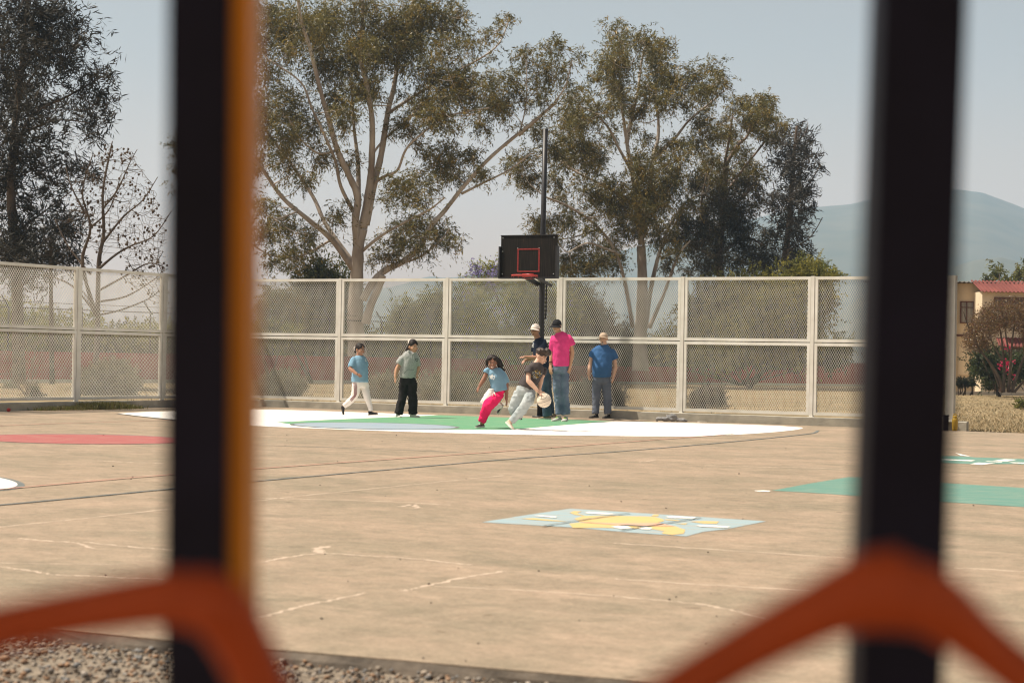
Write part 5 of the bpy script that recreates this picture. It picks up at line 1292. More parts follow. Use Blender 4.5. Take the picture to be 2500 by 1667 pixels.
    def shoe(s, heel, toe, m, sole, dh=0, dt=0, up=None, h=.075, w=.042, trim=None):
        "heel and toe pixels of the sole line"
        a, b_ = s.p(*heel, dh), s.p(*toe, dt); ax = b_ - a; L = ax.length; ax.normalize()
        u = Vector(up) if up else Vector((0, 0, 1)); u = (u - ax * u.dot(ax)).normalized(); sd = ax.cross(u).normalized()
        mb = MB(); pr = [(0.0, .5, .75, .60), (.06, .62, .95, .78), (.25, .60, .98, .92), (.42, .5, .80, .96), (.62, .36, .58, 1.0), (.82, .28, .46, .98), (.94, .22, .36, .78), (1.0, .17, .22, .42)]
        pts = [a + ax * L * t + u * (.012 + h * c * .5) for t, c, hh, ww in pr]
        mb.tube(pts, None, 14, side=sd, ab=[(w * ww, h * c * .52 + .004) for t, c, hh, ww in pr])
        mb.tube([a + ax * L * .17 + u * h * .4, a + ax * L * .15 + u * h * 1.05], [w * .82, w * .80], 12)
        o = mb.build('shoe', m, s.t, True); soften(o, .007, 2)
        sb = MB(); pr = [(-.02, .55), (.02, .80), (.2, .92), (.4, .84), (.65, 1.04), (.85, .98), (.97, .66), (1.02, .3)]
        lo = [a + ax * L * t for t, ww in pr]; vs = []
        for (t, ww), q in zip(pr, lo):
            for x, z in ((-1, 0), (1, 0), (1, .024), (-1, .024)): vs.append(q + sd * (x * w * ww) + u * z)
        n = len(pr); sb.add(vs, [(i * 4 + j, i * 4 + (j + 1) % 4, i * 4 + 4 + (j + 1) % 4, i * 4 + 4 + j) for i in range(n - 1) for j in range(4)] + [(3, 2, 1, 0), tuple((n - 1) * 4 + j for j in range(4))])
        so = sb.build('sole', sole, o)
        lb = MB()
        for t in (.34, .44, .54):
            c_ = a + ax * L * t + u * (h * (1.02 - t * .75)); lb.tube([c_ - sd * w * .5, c_ + u * .006, c_ + sd * w * .5], .0045, 5)
        lb.build('laces', trim or CL['sole'], o, True)
        return o
    def hair(s, m, ells, strands=(), fringe=None, voxel=.0075, fold=.02):
        mb = MB(); k = s.hk
        for c, r in ells: mb.ellipsoid(s.h(*c), tuple(x * k for x in r), s.HR, 18, 12)
        for pts, r in strands:
            P3 = smooth_line([s.h(*q) if not isinstance(q, Vector) else q for q in pts], 4); rs = np.interp(np.linspace(0, 1, len(P3)), np.linspace(0, 1, len(r)), r); mb.tube(P3, list(rs * k), 9)
        o = mb.build('hair', m, s.t, True); soften(o, voxel, 1, fold, FOLD); return o
    def cap(s, m, brim_yaw=0, brimlen=.085, up=.028):
        k = s.hk; mb = MB(); n = 24; vs = []; rows = 9
        for i in range(rows):
            th = (PI / 2) * i / (rows - 1)
            for j in range(n):
                q = 2 * PI * j / n; rr = math.cos(th) if i < rows - 1 else .02
                vs.append(s.h(.086 * rr * math.cos(q), -.010 + .102 * rr * math.sin(q), up + .002 + .092 * math.sin(th)))
        fs = [(i * n + j, i * n + (j + 1) % n, (i + 1) * n + (j + 1) % n, (i + 1) * n + j) for i in range(rows - 1) for j in range(n)] + [tuple((rows - 1) * n + j for j in range(n)), tuple(range(n - 1, -1, -1))]
        mb.add(vs, fs); o = mb.build('cap', m, s.t, True)
        mb = MB(); vs = []; N_ = 13
        for i in range(5):
            for j in range(N_):
                q = PI * (.12 + .76 * j / (N_ - 1)) + brim_yaw; e = .090 + brimlen * i / 4 * (math.sin(PI * (j + .6) / (N_ + .2)) ** .45)
                x, y = .9 * e * math.cos(q), -.01 + 1.06 * e * math.sin(q)
                vs.append(s.h(x, y, up + .006 - .010 * (i / 4) - 2.2 * x * x))
        m0 = len(vs); vs += [v + s.HR @ Vector((0, 0, -.006 * k)) for v in vs]
        F_ = [(i * N_ + j, i * N_ + j + 1, (i + 1) * N_ + j + 1, (i + 1) * N_ + j) for i in range(4) for j in range(N_ - 1)]
        F_ += [tuple(x + m0 for x in f[::-1]) for f in F_]
        edge = [j for j in range(N_)] + [i * N_ + N_ - 1 for i in range(1, 5)] + [4 * N_ + j for j in range(N_ - 2, -1, -1)] + [i * N_ for i in range(3, 0, -1)]
        F_ += [(edge[i], edge[i - 1], edge[i - 1] + m0, edge[i] + m0) for i in range(len(edge))]
        mb.add(vs, F_); mb.build('brim', m, o, True)
        return o

DECALS = []
def decal(o, name, polys, m, lift=.004):
    "flat print or stripe laid on a garment: pixel outlines dropped on its surface along the view"
    DECALS.append((o, name, polys, m, lift))
def strip(pts, w):
    out = []
    for i in range(len(pts) - 1):
        (x0, y0), (x1, y1) = pts[i], pts[i + 1]; L = math.hypot(x1 - x0, y1 - y0) or 1; nx, ny = -(y1 - y0) / L * w / 2, (x1 - x0) / L * w / 2
        k = max(1, int(L / 3))
        for j in range(k):
            a, b_ = j / k, (j + 1) / k + .02
            q = lambda t, s_: (x0 + (x1 - x0) * t + nx * s_, y0 + (y1 - y0) * t + ny * s_)
            out.append([q(a, -1), q(b_, -1), q(b_, 1), q(a, 1)])
    return out
def glyph(ch, x, y, w, h, t):
    "letters as strokes"
    S_ = {'S': [[(1, .12), (.7, 0), (.2, 0), (0, .25), (.25, .48), (.75, .52), (1, .75), (.75, 1), (.25, 1), (0, .86)]], 'G': [[(1, .15), (.7, 0), (.25, 0), (0, .3), (0, .7), (.25, 1), (.8, 1), (1, .8), (1, .55), (.6, .55)]],
          'heart': [[(.5, 1), (0, .45), (.08, .1), (.3, .02), (.5, .25), (.72, .02), (.95, .1), (1, .45), (.5, 1)]], 'C': [[(1, .1), (.6, 0), (.2, .1), (0, .5), (.2, .9), (.6, 1), (1, .9)]]}[ch]
    r = []
    for st in S_: r += strip([(x + a * w, y + b_ * h) for a, b_ in st], t)
    return r

# --- walking girl, light blue shirt and white track pants
z1 = lambda x, y: (820 + x / 7.84, 820 + y / 7.84)
pn = Person('girl in light blue shirt and white track pants with claret stripes, walking at the left', (880, 1011), 37.8, 'a')
pn.head(z1(468, 262), .75, -.12, 0, .235, z1(445, 385), 'smile')
pn.core(z1(448, 400), z1(462, 900), .13, .09)
R1 = pn.arm(z1(330, 430), z1(272, 625), z1(402, 728), z1(478, 775), (.045, .038, .026), (-.08, -.16, -.26, -.28), out=(-.2, -.9, .5), thumb=-1, curl=.5)
pn.arm(z1(540, 440), z1(560, 600), z1(520, 720), z1(480, 760), (.045, .038, .026), (.12, .24, .2, .16))
pn.leg(z1(400, 900), z1(368, 1130), z1(145, 1345), d=(-.05, -.02, .0)); pn.leg(z1(535, 900), z1(592, 1150), z1(672, 1440), d=(.05, .0, -.03))
pn.body(); pn.face()
sh = pn.shirt('tshirt', CL['lightblue'], [(*z1(448, 374), 8, .058, 0), (*z1(448, 388), 11.5, .07, 0), (*z1(450, 412), 15.5, .09, 0), (*z1(454, 450), 18, .11, 0), (*z1(457, 500), 18.8, .122, 0), (*z1(462, 600), 20, .14, 0), (*z1(462, 740), 20.5, .15, 0), (*z1(460, 884), 21.5, .155, 0)],
              [((z1(340, 425), -.07), (z1(292, 600), -.14), .066, .072), ((z1(545, 425), .1), (z1(560, 580), .2), .06, .07)], (.80, .6, 0))
tr = pn.trousers(CL['white'], [(*z1(464, 870), 20, .13, 0), (*z1(466, 930), 20, .13, 0), (*z1(468, 985), 17, .11, 0)], [[(*z1(395, 930), 11.2, -.05), (*z1(372, 1100), 9.6, -.03), (*z1(330, 1190), 8.4, -.01), (*z1(235, 1280), 7.2, 0), (*z1(150, 1345), 5.6, 0)], [(*z1(545, 930), 11, .05), (*z1(590, 1130), 8.8, 0), (*z1(640, 1310), 6.6, -.02), (*z1(676, 1440), 5.6, -.03)]], (.8, .6, 0))
for dx in (0, 22, 44): decal(tr, 'stripe', strip([z1(345 + dx - 6, 892), z1(360 + dx - 6, 1020), z1(368 + dx * .8 - 8, 1110), z1(345 + dx * .7, 1150 + dx * .2), z1(268 + dx * .62, 1212 + dx * .75)], 1.25), CL['claret'])
decal(sh, 'chest_print', glyph('C', *z1(560, 440), 4, 6, 1.0), CL['whitep'])
pn.shoe(z1(95, 1345), z1(135, 1520), CL['shoe_black'], CL['sole_dark'], .02, .02, (1, 0, .35), trim=CL['shoe_black'])
pn.shoe(z1(628, 1512), z1(800, 1500), CL['shoe_black'], CL['sole_dark'], -.03, -.05, (0, 0, 1), trim=CL['shoe_black'])
pn.hair(CL['hair'], [((0, -.024, .044), (.084, .096, .084)), ((0, -.09, .01), (.06, .04, .06)), ((.026, .036, .054), (.042, .036, .030)), ((-.026, .036, .054), (.042, .036, .030))], [([(0, -.11, .01), (0, -.15, -.03), (0, -.145, -.09)], [.022, .026, .010])])
mb = MB(); mb.tube([pn.h(-.02 + .026 * math.cos(q), -.128, .0 + .03 * math.sin(q)) for q in np.linspace(0, 2 * PI, 12)], .014, 7); mb.build('hair_tie', CL['capwhite'], pn.t, True)

# --- girl in the grey hoodie
z2 = lambda x, y: (940 + x / 7.127, 810 + y / 7.127)
pn = Person('girl in grey hoodie with dark heart, black trousers and white trainers', (996, 1018), 36.8, 'b')
pn.head(z2(488, 258), .62, -.05, 0, .245, z2(478, 372), 'plain')
pn.core(z2(478, 395), z2(400, 830), .13, .09)
pn.arm(z2(315, 440), z2(208, 640), z2(182, 790), z2(168, 895), (.046, .040, .027), (-.04, -.08, -.12, -.13), out=(-.8, -.5, 0), thumb=-1)
pn.arm(z2(555, 440), z2(578, 610), z2(552, 730), z2(566, 800), (.046, .040, .027), (.05, .08, .02, -.04), out=(.8, -.4, 0), thumb=1)
pn.leg(z2(320, 850), z2(305, 1130), z2(238, 1420)); pn.leg(z2(478, 850), z2(480, 1130), z2(486, 1410))
pn.body(); pn.face()
sh = pn.shirt('hoodie', CL['hoodie'], [(*z2(462, 330), 10, .075, .02), (*z2(462, 352), 14.5, .085, .02), (*z2(455, 392), 19, .10, .01), (*z2(442, 450), 21, .12, 0), (*z2(425, 560), 20.5, .135, 0), (*z2(402, 690), 20.5, .14, 0), (*z2(396, 770), 20.3, .14, 0), (*z2(394, 805), 19.6, .132, 0)],
              [((z2(325, 430), -.03), (z2(232, 560), -.07), .070, .068), ((z2(545, 440), .05), (z2(572, 596), .08), .064, .060)], (.92, .38, 0), it=5)
mb = MB(); mb.tube([pn.p(*z2(425, 338), -.10), pn.p(*z2(395, 345), .0), pn.p(*z2(420, 350), .12), pn.p(*z2(490, 352), .13), pn.p(*z2(525, 358), .04), pn.p(*z2(510, 372), -.06), pn.p(*z2(470, 392), -.12)], [.022, .032, .036, .036, .030, .024, .016], 10); o = mb.build('hood', CL['hoodie'], pn.t, True); soften(o, .009, 3)
decal(sh, 'heart_print', glyph('heart', *z2(530, 462), 6.6, 7.5, 1.0), CL['darkp'])
decal(sh, 'pocket_seam', strip([z2(325, 730), z2(392, 655), z2(500, 660)], .7), CL['darkp'], .002)
for q in (462, 500): decal(sh, 'drawstring', strip([z2(q, 395), z2(q - 6, 470)], .8), CL['whitep'])
pn.trousers(CL['black'], [(*z2(397, 785), 19.8, .125, 0), (*z2(398, 860), 20.4, .13, 0), (*z2(398, 920), 18, .12, 0)], [[(*z2(322, 890), 11, 0), (*z2(310, 1100), 10.6, 0), (*z2(270, 1280), 11, -.02), (*z2(232, 1430), 11.2, -.03)], [(*z2(478, 890), 11, 0), (*z2(478, 1120), 10.8, 0), (*z2(484, 1280), 11.2, 0), (*z2(485, 1432), 11.6, 0)]], (.92, .38, 0), fold=.036)
pn.shoe(z2(205, 1490), z2(275, 1496), CL['shoe_white'], CL['sole'], .05, -.16, (0, 0, 1)); pn.shoe(z2(440, 1480), z2(598, 1488), CL['shoe_white'], CL['sole'], .02, -.04, (0, 0, 1))
pn.hair(CL['hair'], [((0, -.022, .046), (.086, .099, .088)), ((0, -.075, -.02), (.066, .045, .085)), ((.024, .038, .052), (.045, .034, .030)), ((-.028, .036, .052), (.045, .034, .03))], [([(-.07, -.03, .02), (-.085, -.05, -.06), (-.075, -.085, -.13)], [.022, .03, .014]), ([(.06, -.05, .02), (.07, -.08, -.06), (.05, -.10, -.12)], [.02, .03, .012])])
mb = MB(); mb.tube([pn.h(.090 * math.sin(q), -.022 - .02 * math.cos(q), .046 + .093 * math.cos(q)) for q in np.linspace(-1.5, 1.5, 15)], None, 8, side=tuple(pn.HR @ Vector((0, 1, 0))), ab=[(.019, .006)] * 15); mb.build('headband', CL['capwhite'], pn.t, True)

# --- running girl, pink and white trousers
z3 = lambda x, y: (1140 + x / 7.125, 840 + y / 7.125)
pn = Person('girl with long dark hair running in neon pink and white trousers and light blue shirt', (1178, 1044), 31.9, 'd')
pn.head(z3(440, 318), .03, -.12, .06, .235, z3(470, 440), 'smile')
pn.core(z3(480, 470), z3(550, 850), .12, .09)
pn.arm(z3(360, 450), z3(300, 600), z3(222, 728), z3(158, 842), (.044, .038, .026), (0, -.02, -.05, -.06), out=(-.7, -.6, .2), thumb=1, spread=1.4)
pn.arm(z3(640, 500), z3(688, 690), z3(688, 960), z3(692, 1085), (.044, .038, .025), (0, .0, -.02, -.02), out=(.8, -.5, 0), thumb=-1)
pn.leg(z3(560, 870), z3(368, 1060), z3(258, 1395), d=(0, -.15, -.04)); pn.leg(z3(450, 850), z3(310, 1010), z3(590, 1060), d=(0, -.1, .32))
pn.body(); pn.face()
sh = pn.shirt('tshirt', CL['lightblue'], [(*z3(470, 425), 9.5, .062, 0), (*z3(474, 442), 14.5, .075, 0), (*z3(488, 480), 18.5, .10, 0), (*z3(515, 560), 19.5, .12, 0), (*z3(545, 660), 20.5, .13, .02), (*z3(568, 760), 21.5, .135, .03), (*z3(578, 815), 22.0, .135, .03)],
              [((z3(365, 430), 0), (z3(335, 500), -.01), .055, .058), ((z3(620, 490), 0), (z3(678, 680), 0), .062, .062)], (1, .1, -.06))
decal(sh, 'chest_print', [[z3(385, 545), z3(420, 540), z3(445, 520), z3(450, 545), z3(430, 575), z3(440, 610), z3(405, 600)], [z3(395, 575), z3(420, 580), z3(425, 605), z3(400, 595)]] + glyph('heart', *z3(440, 550), 6.0, 9.5, 1.5), CL['whitep'])
pn.trousers(CL['white'], [(*z3(430, 800), 10, .10, 0), (*z3(420, 870), 11, .10, -.02)], [[(*z3(430, 840), 12.5, -.02), (*z3(365, 950), 12.5, -.08), (*z3(315, 1020), 10.8, -.06), (*z3(420, 1070), 9.5, .12), (*z3(530, 1075), 9.0, .26), (*z3(580, 1070), 7.5, .31)]], (1, 0, 0), name='white_trouser_leg', fold=.03)
pn.trousers(CL['hotpants'], [(*z3(570, 800), 12.5, .12, .02), (*z3(572, 850), 12.8, .125, .02)], [[(*z3(575, 860), 12.2, .02), (*z3(470, 960), 14.2, -.08), (*z3(372, 1065), 14.6, -.15), (*z3(315, 1190), 12.8, -.10), (*z3(262, 1342), 9.8, -.05)]], (1, 0, 0), name='pink_trouser_leg', fold=.03)
mb = MB()
for q in ((z3(470, 840), z3(440, 905)), (z3(482, 842), z3(500, 890))): mb.tube(smooth_line([pn.p(*q[0], -.13), pn.p((q[0][0] + q[1][0]) / 2 - 1, (q[0][1] + q[1][1]) / 2, -.16), pn.p(*q[1], -.15)], 4), .009, 6)
mb.build('waist_tie', CL['white'], pn.t, True)
pn.shoe(z3(285, 1440), z3(158, 1458), CL['shoe_black'], CL['sole'], .05, -.14, (0, 0, 1)); pn.shoe(z3(640, 1050), z3(545, 1215), CL['shoe_black'], CL['sole'], .34, .34, (-.9, -.25, -.2))
pn.hair(CL['hair'], [((0, -.028, .042), (.086, .092, .086)), ((-.036, .040, .066), (.046, .038, .03)), ((.045, .036, .062), (.042, .040, .036))], [([(-.075, .01, .05), (-.088, .0, -.01), (-.080, -.02, -.06)], [.024, .024, .010]), ([(.07, .0, .05), (.10, -.02, -.02), (.12, -.04, -.08), (.165, -.06, -.12), (.205, -.06, -.15)], [.026, .036, .034, .024, .008]), ([(.07, -.04, .0), (.13, -.08, -.06), (.17, -.10, -.09)], [.028, .03, .012]), ([(.05, -.05, .08), (.12, -.06, .02), (.15, -.06, -.04), (.19, -.05, -.08)], [.028, .03, .02, .006])])

# --- boy with the ball
z4 = lambda x, y: (1220 + x / 6.82, 830 + y / 6.82)
pn = Person('boy in charcoal shirt and pale jeans bending to dribble a ball', (1250, 1047), 31.5, 'c')
BALL = pn.p(*z4(737, 1003), -.22); BR = .119
pn.head(z4(692, 272), 1.05, -.42, .12, .235, z4(610, 402), 'smile')
pn.core(z4(600, 430), z4(430, 830), .125, .09)
def on_ball(x, y):
    "the near side of the ball under a pixel"
    d = ray(*z4(x, y)).normalized(); oc = CAM - BALL; b_ = oc.dot(d); c_ = oc.dot(oc) - (BR + .009) ** 2; ds = b_ * b_ - c_
    return CAM + d * (-b_ - math.sqrt(ds)) if ds > 0 else CAM + d * (-b_)
pn.arm(z4(475, 480), z4(478, 680), z4(630, 840), z4(700, 925), (.048, .042, .028), (-.08, -.20, -.27, -.30), tips=[on_ball(652, 935), on_ball(692, 970), on_ball(742, 940), on_ball(772, 900), on_ball(755, 875)], out=(.3, -.9, .3), thumb=-1)
pn.arm(z4(760, 500), z4(690, 640), z4(668, 800), z4(690, 880), (.047, .041, .027), (.10, .06, .04, .02), out=(.6, -.6, 0), thumb=1)
pn.leg(z4(510, 850), z4(452, 1060), z4(190, 1370), d=(-.04, -.18, .0)); pn.leg(z4(330, 840), z4(205, 1165), z4(350, 1270), d=(.04, .05, .45))
pn.body(); pn.face('brownhair')
sh = pn.shirt('tshirt', CL['grey'], [(*z4(612, 372), 9, .062, 0), (*z4(612, 392), 14, .075, 0), (*z4(608, 440), 20, .10, 0), (*z4(585, 540), 20, .12, 0), (*z4(530, 640), 20, .13, 0), (*z4(470, 730), 21, .14, 0), (*z4(440, 790), 22.5, .14, 0)],
              [((z4(490, 450), -.07), (z4(472, 560), -.15), .066, .066), ((z4(745, 480), .1), (z4(705, 580), .07), .062, .062)], (.93, .25, -.26))
rr = random.Random(5)
for _ in range(60):
    x, y = rr.uniform(525, 705), rr.uniform(505, 635)
    if abs(x - 615) / 95 + abs(y - 570) / 80 > 1.25: continue
    w_, h_ = rr.uniform(8, 20), rr.uniform(6, 14); a_ = rr.uniform(-.6, .6)
    decal(sh, 'chest_print', [[z4(x - w_, y), z4(x - w_ * .2, y - h_), z4(x + w_, y - h_ * a_), z4(x + w_ * .3, y + h_)]], CL[rr.choice(['olivep', 'yellowp', 'greyp', 'greyp', 'darkp', 'olivep'])], .003 + rr.random() * .002)
pn.trousers(CL['palejean'], [(*z4(436, 770), 22.5, .125, 0), (*z4(432, 850), 23.5, .135, 0), (*z4(425, 920), 21, .12, 0)], [[(*z4(505, 880), 14.5, -.04), (*z4(470, 1010), 13.2, -.15), (*z4(415, 1110), 12.0, -.16), (*z4(300, 1240), 10.6, -.06), (*z4(200, 1345), 9.6, .0)], [(*z4(340, 880), 14, .04), (*z4(250, 1060), 12.6, .05), (*z4(212, 1165), 11, .08), (*z4(280, 1225), 9.2, .28), (*z4(350, 1270), 8, .44)]], (.93, .25, 0), fold=.034)
pn.shoe(z4(108, 1385), z4(215, 1492), CL['shoe_tan'], CL['sole'], .06, -.10, (.75, -.2, .75), h=.08, w=.045); pn.shoe(z4(345, 1235), z4(378, 1318), CL['shoe_black'], CL['sole_dark'], .46, .46, (-.9, 0, .2))
pn.hair(CL['brownhair'], [((0, -.030, .052), (.082, .092, .080)), ((.0, .035, .092), (.068, .062, .044)), ((.01, .075, .072), (.055, .036, .034))], [([(-.04, .02, .12), (-.02, .08, .12), (.0, .115, .07)], [.03, .032, .012]), ([(.03, .02, .125), (.04, .08, .12), (.04, .118, .065)], [.03, .03, .010]), ([(-.05, -.02, .125), (-.06, .05, .12), (-.05, .10, .075)], [.028, .028, .010])], fold=.03)

# the ball
M['ball'] = mat('cream_ball_leather', (.72, .62, .50), .6, var=.06, scale=12, bump=.25, bscale=260, bdist=.003)
bt = thing('basketball', 'cream basketball with dark seams under the boy hand', 'basketball', BALL)
mb = MB(); mb.ellipsoid(BALL, (BR, BR, BR), None, 40, 24); mb.build('ball', M['ball'], bt, True)
vdir = (CAM - BALL).normalized()
RB = Matrix.Rotation(math.radians(-18), 3, 'Y') @ Matrix.Rotation(math.radians(12), 3, 'X')
def seam(fn):
    mb = MB(); mb.tube([BALL + RB @ (Vector(fn(q)).normalized() * (BR - .0012)) for q in np.linspace(0, 2 * PI, 49)], .0026, 6, cap=False); mb.build('seam', CL['darkp'], bt, True)
seam(lambda q: (math.cos(q), math.sin(q), 0))
for s_ in (-1, 1): seam(lambda q: (.85 * math.cos(q), .85 * math.sin(q), s_ * (.66 + .26 * math.cos(2 * q))))

# --- person in white cap and navy shirt beside the pole
z5 = lambda x, y: (1260 + x / 5.6, 760 + y / 5.6)
pn = Person('person in white cap, glasses and navy shirt leaning by the hoop pole', (1325, 1022), 37.3, 'a')
pn.head(z5(262, 258), -.42, -.06, 0, .235, z5(288, 352), 'open')
pn.core(z5(310, 390), z5(400, 800), .12, .09)
pn.arm(z5(385, 420), z5(330, 640), z5(120, 622), z5(40, 628), (.05, .043, .029), (-.10, -.20, -.22, -.22), out=(0, -.5, .9), thumb=-1, curl=.15)
pn.arm(z5(262, 430), z5(250, 620), z5(125, 670), z5(70, 715), (.05, .043, .029), (.12, .16, .02, -.04), out=(0, -.5, .9), thumb=1, curl=.4)
pn.leg(z5(395, 810), z5(400, 1060), z5(425, 1400), d=(-.05, -.08, -.02)); pn.leg(z5(420, 810), z5(430, 1060), z5(470, 1400), d=(.10, .12, .15))
pn.body(); pn.face(glasses=True)
sh = pn.shirt('tshirt', CL['navy'], [(*z5(300, 362), 9, .06, 0), (*z5(306, 378), 12, .075, 0), (*z5(318, 408), 16.5, .10, 0), (*z5(326, 440), 19, .12, 0), (*z5(332, 480), 20, .135, 0), (*z5(338, 600), 19.5, .145, 0), (*z5(362, 720), 17.5, .14, 0), (*z5(382, 800), 15.5, .14, 0)],
              [((z5(378, 400), -.08), (z5(350, 560), -.17), .072, .074), ((z5(262, 420), .11), (z5(252, 550), .15), .066, .070)], (.62, .78, 0))
decal(sh, 'chest_letter', glyph('G', *z5(222, 430), 3.4, 5, 1.0) + glyph('S', *z5(222, 462), 3.4, 5, 1.0), CL['whitep'])
decal(sh, 'chest_patch', [[z5(196, 498), z5(240, 486), z5(238, 528), z5(200, 538)]], CL['yellowp'])
pn.trousers(CL['darkjean'], [(*z5(388, 780), 15.5, .13, 0), (*z5(394, 860), 15.5, .13, 0)], [[(*z5(390, 860), 12.6, -.05), (*z5(392, 1060), 11.2, -.08), (*z5(410, 1260), 10.8, -.04), (*z5(432, 1430), 12.2, -.02)], [(*z5(415, 860), 11.5, .10), (*z5(430, 1060), 10.5, .12), (*z5(470, 1400), 10.5, .15)]], (.62, .78, 0))
pn.shoe(z5(470, 1470), z5(292, 1474), CL['shoe_brown'], CL['sole'], .02, -.06, (0, 0, 1)); pn.shoe(z5(540, 1452), z5(470, 1458), CL['shoe_brown'], CL['sole'], .20, .10, (0, 0, 1))
pn.hair(CL['hair'], [((0, -.035, .012), (.080, .082, .060))])
cp = pn.cap(CL['capwhite'])
decal(cp, 'cap_print', strip([z5(205, 190), z5(222, 176), z5(240, 190), z5(262, 180), z5(286, 188)], .9), CL['greyp'], .003)

# --- tall person in hot pink
pn = Person('tall person in hot pink shirt, black cap and blue jeans', (1372, 1028), 36.1, 'b')
pn.head(z5(556, 200), -.30, -.28, -.06, .235, z5(582, 288), 'smile')
pn.core(z5(590, 310), z5(612, 760), .14, .1)
pn.arm(z5(492, 350), z5(492, 570), z5(470, 720), z5(468, 875), (.048, .041, .028), (0, .02, -.02, -.06), out=(-.8, -.4, 0), thumb=1)
pn.arm(z5(735, 350), z5(768, 560), z5(742, 735), z5(716, 872), (.048, .042, .029), (0, .02, -.02, -.05), out=(.8, -.5, 0), thumb=-1)
pn.leg(z5(555, 780), z5(568, 1060), z5(580, 1400)); pn.leg(z5(665, 780), z5(662, 1060), z5(675, 1400))
pn.body(); pn.face()
sh = pn.shirt('tshirt', CL['pink'], [(*z5(584, 286), 8.2, .058, 0), (*z5(588, 299), 11.5, .07, 0), (*z5(596, 320), 16.5, .09, 0), (*z5(604, 350), 21.5, .11, 0), (*z5(611, 400), 23, .125, 0), (*z5(612, 500), 21.5, .135, 0), (*z5(612, 620), 21, .135, 0), (*z5(614, 700), 21.3, .135, 0), (*z5(616, 752), 21.5, .13, 0)],
              [((z5(510, 345), 0), (z5(492, 545), .01), .064, .066), ((z5(715, 335), 0), (z5(762, 465), .01), .068, .074)], (1, .12, .03), it=3)
pn.trousers(CL['jean'], [(*z5(612, 725), 20.5, .12, 0), (*z5(612, 800), 21, .125, 0), (*z5(612, 850), 19.5, .115, 0)], [[(*z5(556, 830), 11.2, 0), (*z5(566, 1060), 10.2, 0), (*z5(580, 1250), 9.8, 0), (*z5(590, 1405), 10.2, 0)], [(*z5(664, 830), 11.2, 0), (*z5(662, 1060), 10.4, -.01), (*z5(670, 1250), 10.4, 0), (*z5(684, 1410), 11.6, 0)]], (1, .1, 0), fold=.03)
pn.shoe(z5(610, 1480), z5(492, 1504), CL['shoe_grey'], CL['sole'], .04, -.16, (0, 0, 1), trim=CL['neon']); pn.shoe(z5(690, 1490), z5(640, 1510), CL['shoe_grey'], CL['sole'], .04, -.20, (0, 0, 1), w=.046, trim=CL['neon'])
mb = MB(); c_ = pn.p(*z5(470, 690), -.02); mb.tube([c_ + Vector((0, 0, .012)), c_ - Vector((0, 0, .012))], .036, 14); mb.build('wristband', CL['band'], pn.t, True)
pn.hair(CL['hair'], [((0, -.035, .012), (.079, .080, .058))])
pn.cap(CL['capblack'], .12)

# --- older man in blue by the fence
z6 = lambda x, y: (1410 + x / 5.807, 790 + y / 5.807)
pn = Person('older man in royal blue shirt, beige cap and jeans standing against the kerb', (1468, 1020), 38.5, 'c')
pn.head(z6(368, 212), -.28, .0, .04, .24, z6(375, 305), 'open')
pn.core(z6(370, 330), z6(345, 780), .15, .12)
pn.arm(z6(222, 375), z6(178, 590), z6(160, 725), z6(165, 808), (.052, .046, .032), (0, .02, -.04, -.08), out=(-.8, -.5, 0), thumb=1, curl=.4)
pn.arm(z6(510, 385), z6(535, 620), z6(502, 760), z6(490, 852), (.052, .046, .032), (0, .02, -.04, -.06), out=(.8, -.5, 0), thumb=-1)
pn.leg(z6(278, 790), z6(262, 1040), z6(262, 1270)); pn.leg(z6(402, 790), z6(420, 1040), z6(425, 1270))
pn.body(); pn.face('beard')
mb = MB(); mb.ellipsoid(pn.h(0, .072, -.098), (.024, .018, .018), pn.HR, 10, 8); o = mb.build('beard', CL['beard'], pn.t, True)
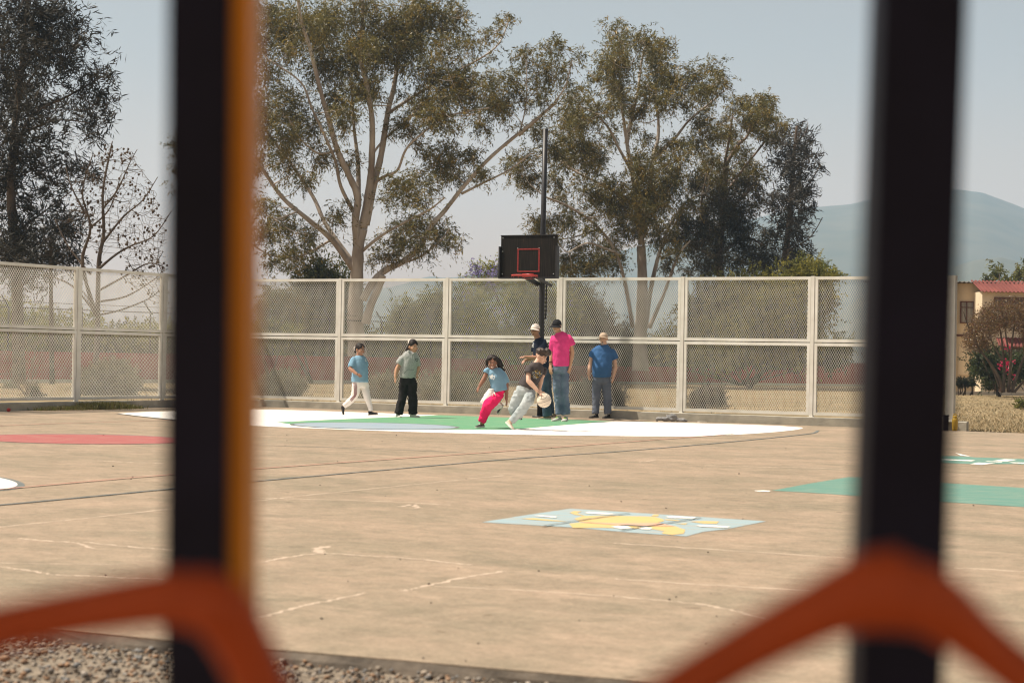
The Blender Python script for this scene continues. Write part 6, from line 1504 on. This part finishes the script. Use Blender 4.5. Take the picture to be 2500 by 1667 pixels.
sh = pn.shirt('tshirt', CL['blue'], [(*z6(374, 300), 9.5, .065, 0), (*z6(374, 311), 12.5, .078, 0), (*z6(370, 333), 18, .10, 0), (*z6(364, 366), 23.5, .125, 0), (*z6(358, 420), 25, .15, 0), (*z6(352, 520), 24, .17, -.02), (*z6(346, 620), 24, .19, -.03), (*z6(344, 700), 23.5, .175, -.02), (*z6(344, 750), 22.5, .155, -.01)],
              [((z6(238, 370), 0), (z6(198, 478), .01), .070, .072), ((z6(490, 380), 0), (z6(534, 505), .01), .074, .074)], (1, .08, 0), it=4)
pn.trousers(CL['jean2'], [(*z6(343, 715), 21.5, .14, 0), (*z6(344, 800), 22.5, .14, 0), (*z6(344, 850), 20, .125, 0)], [[(*z6(276, 830), 11.8, 0), (*z6(262, 1040), 10.0, 0), (*z6(260, 1190), 9.0, 0), (*z6(258, 1275), 9.4, 0)], [(*z6(404, 830), 11.8, 0), (*z6(420, 1040), 10.0, 0), (*z6(424, 1190), 9.2, 0), (*z6(428, 1278), 9.4, 0)]], (1, .05, 0), fold=.03)
pn.shoe(z6(290, 1332), z6(165, 1340), CL['shoe_black'], CL['sole_dark'], .03, -.08, (0, 0, 1)); pn.shoe(z6(455, 1338), z6(358, 1343), CL['shoe_black'], CL['sole_dark'], .03, -.10, (0, 0, 1))
pn.hair(CL['beard'], [((0, -.038, .005), (.078, .075, .050))])
pn.cap(CL['captan'], .1)

# ------------------------------------------------------------------ prints and stripes laid on the garments
dg = bpy.context.evaluated_depsgraph_get()
_bvh = {}
for o, name, polys, m, lift in DECALS:
    if o.name not in _bvh: _bvh[o.name] = BVHTree.FromObject(o, dg)
    tree = _bvh[o.name]; off = world_loc(o); mb = MB()
    for poly in polys:
        vs = []
        for x, y in poly:
            d = ray(x, y).normalized(); loc, nn, i, dist = tree.ray_cast(CAM - off, d)
            if loc is None: vs = None; break
            vs.append(loc - d * lift * 1.5 + nn * 0 + off)
        if vs:
            if max((a - vs[0]).length for a in vs) < .2: mb.add(vs, [tuple(range(len(vs)))])
    if mb.v: mb.build(name, m, o)
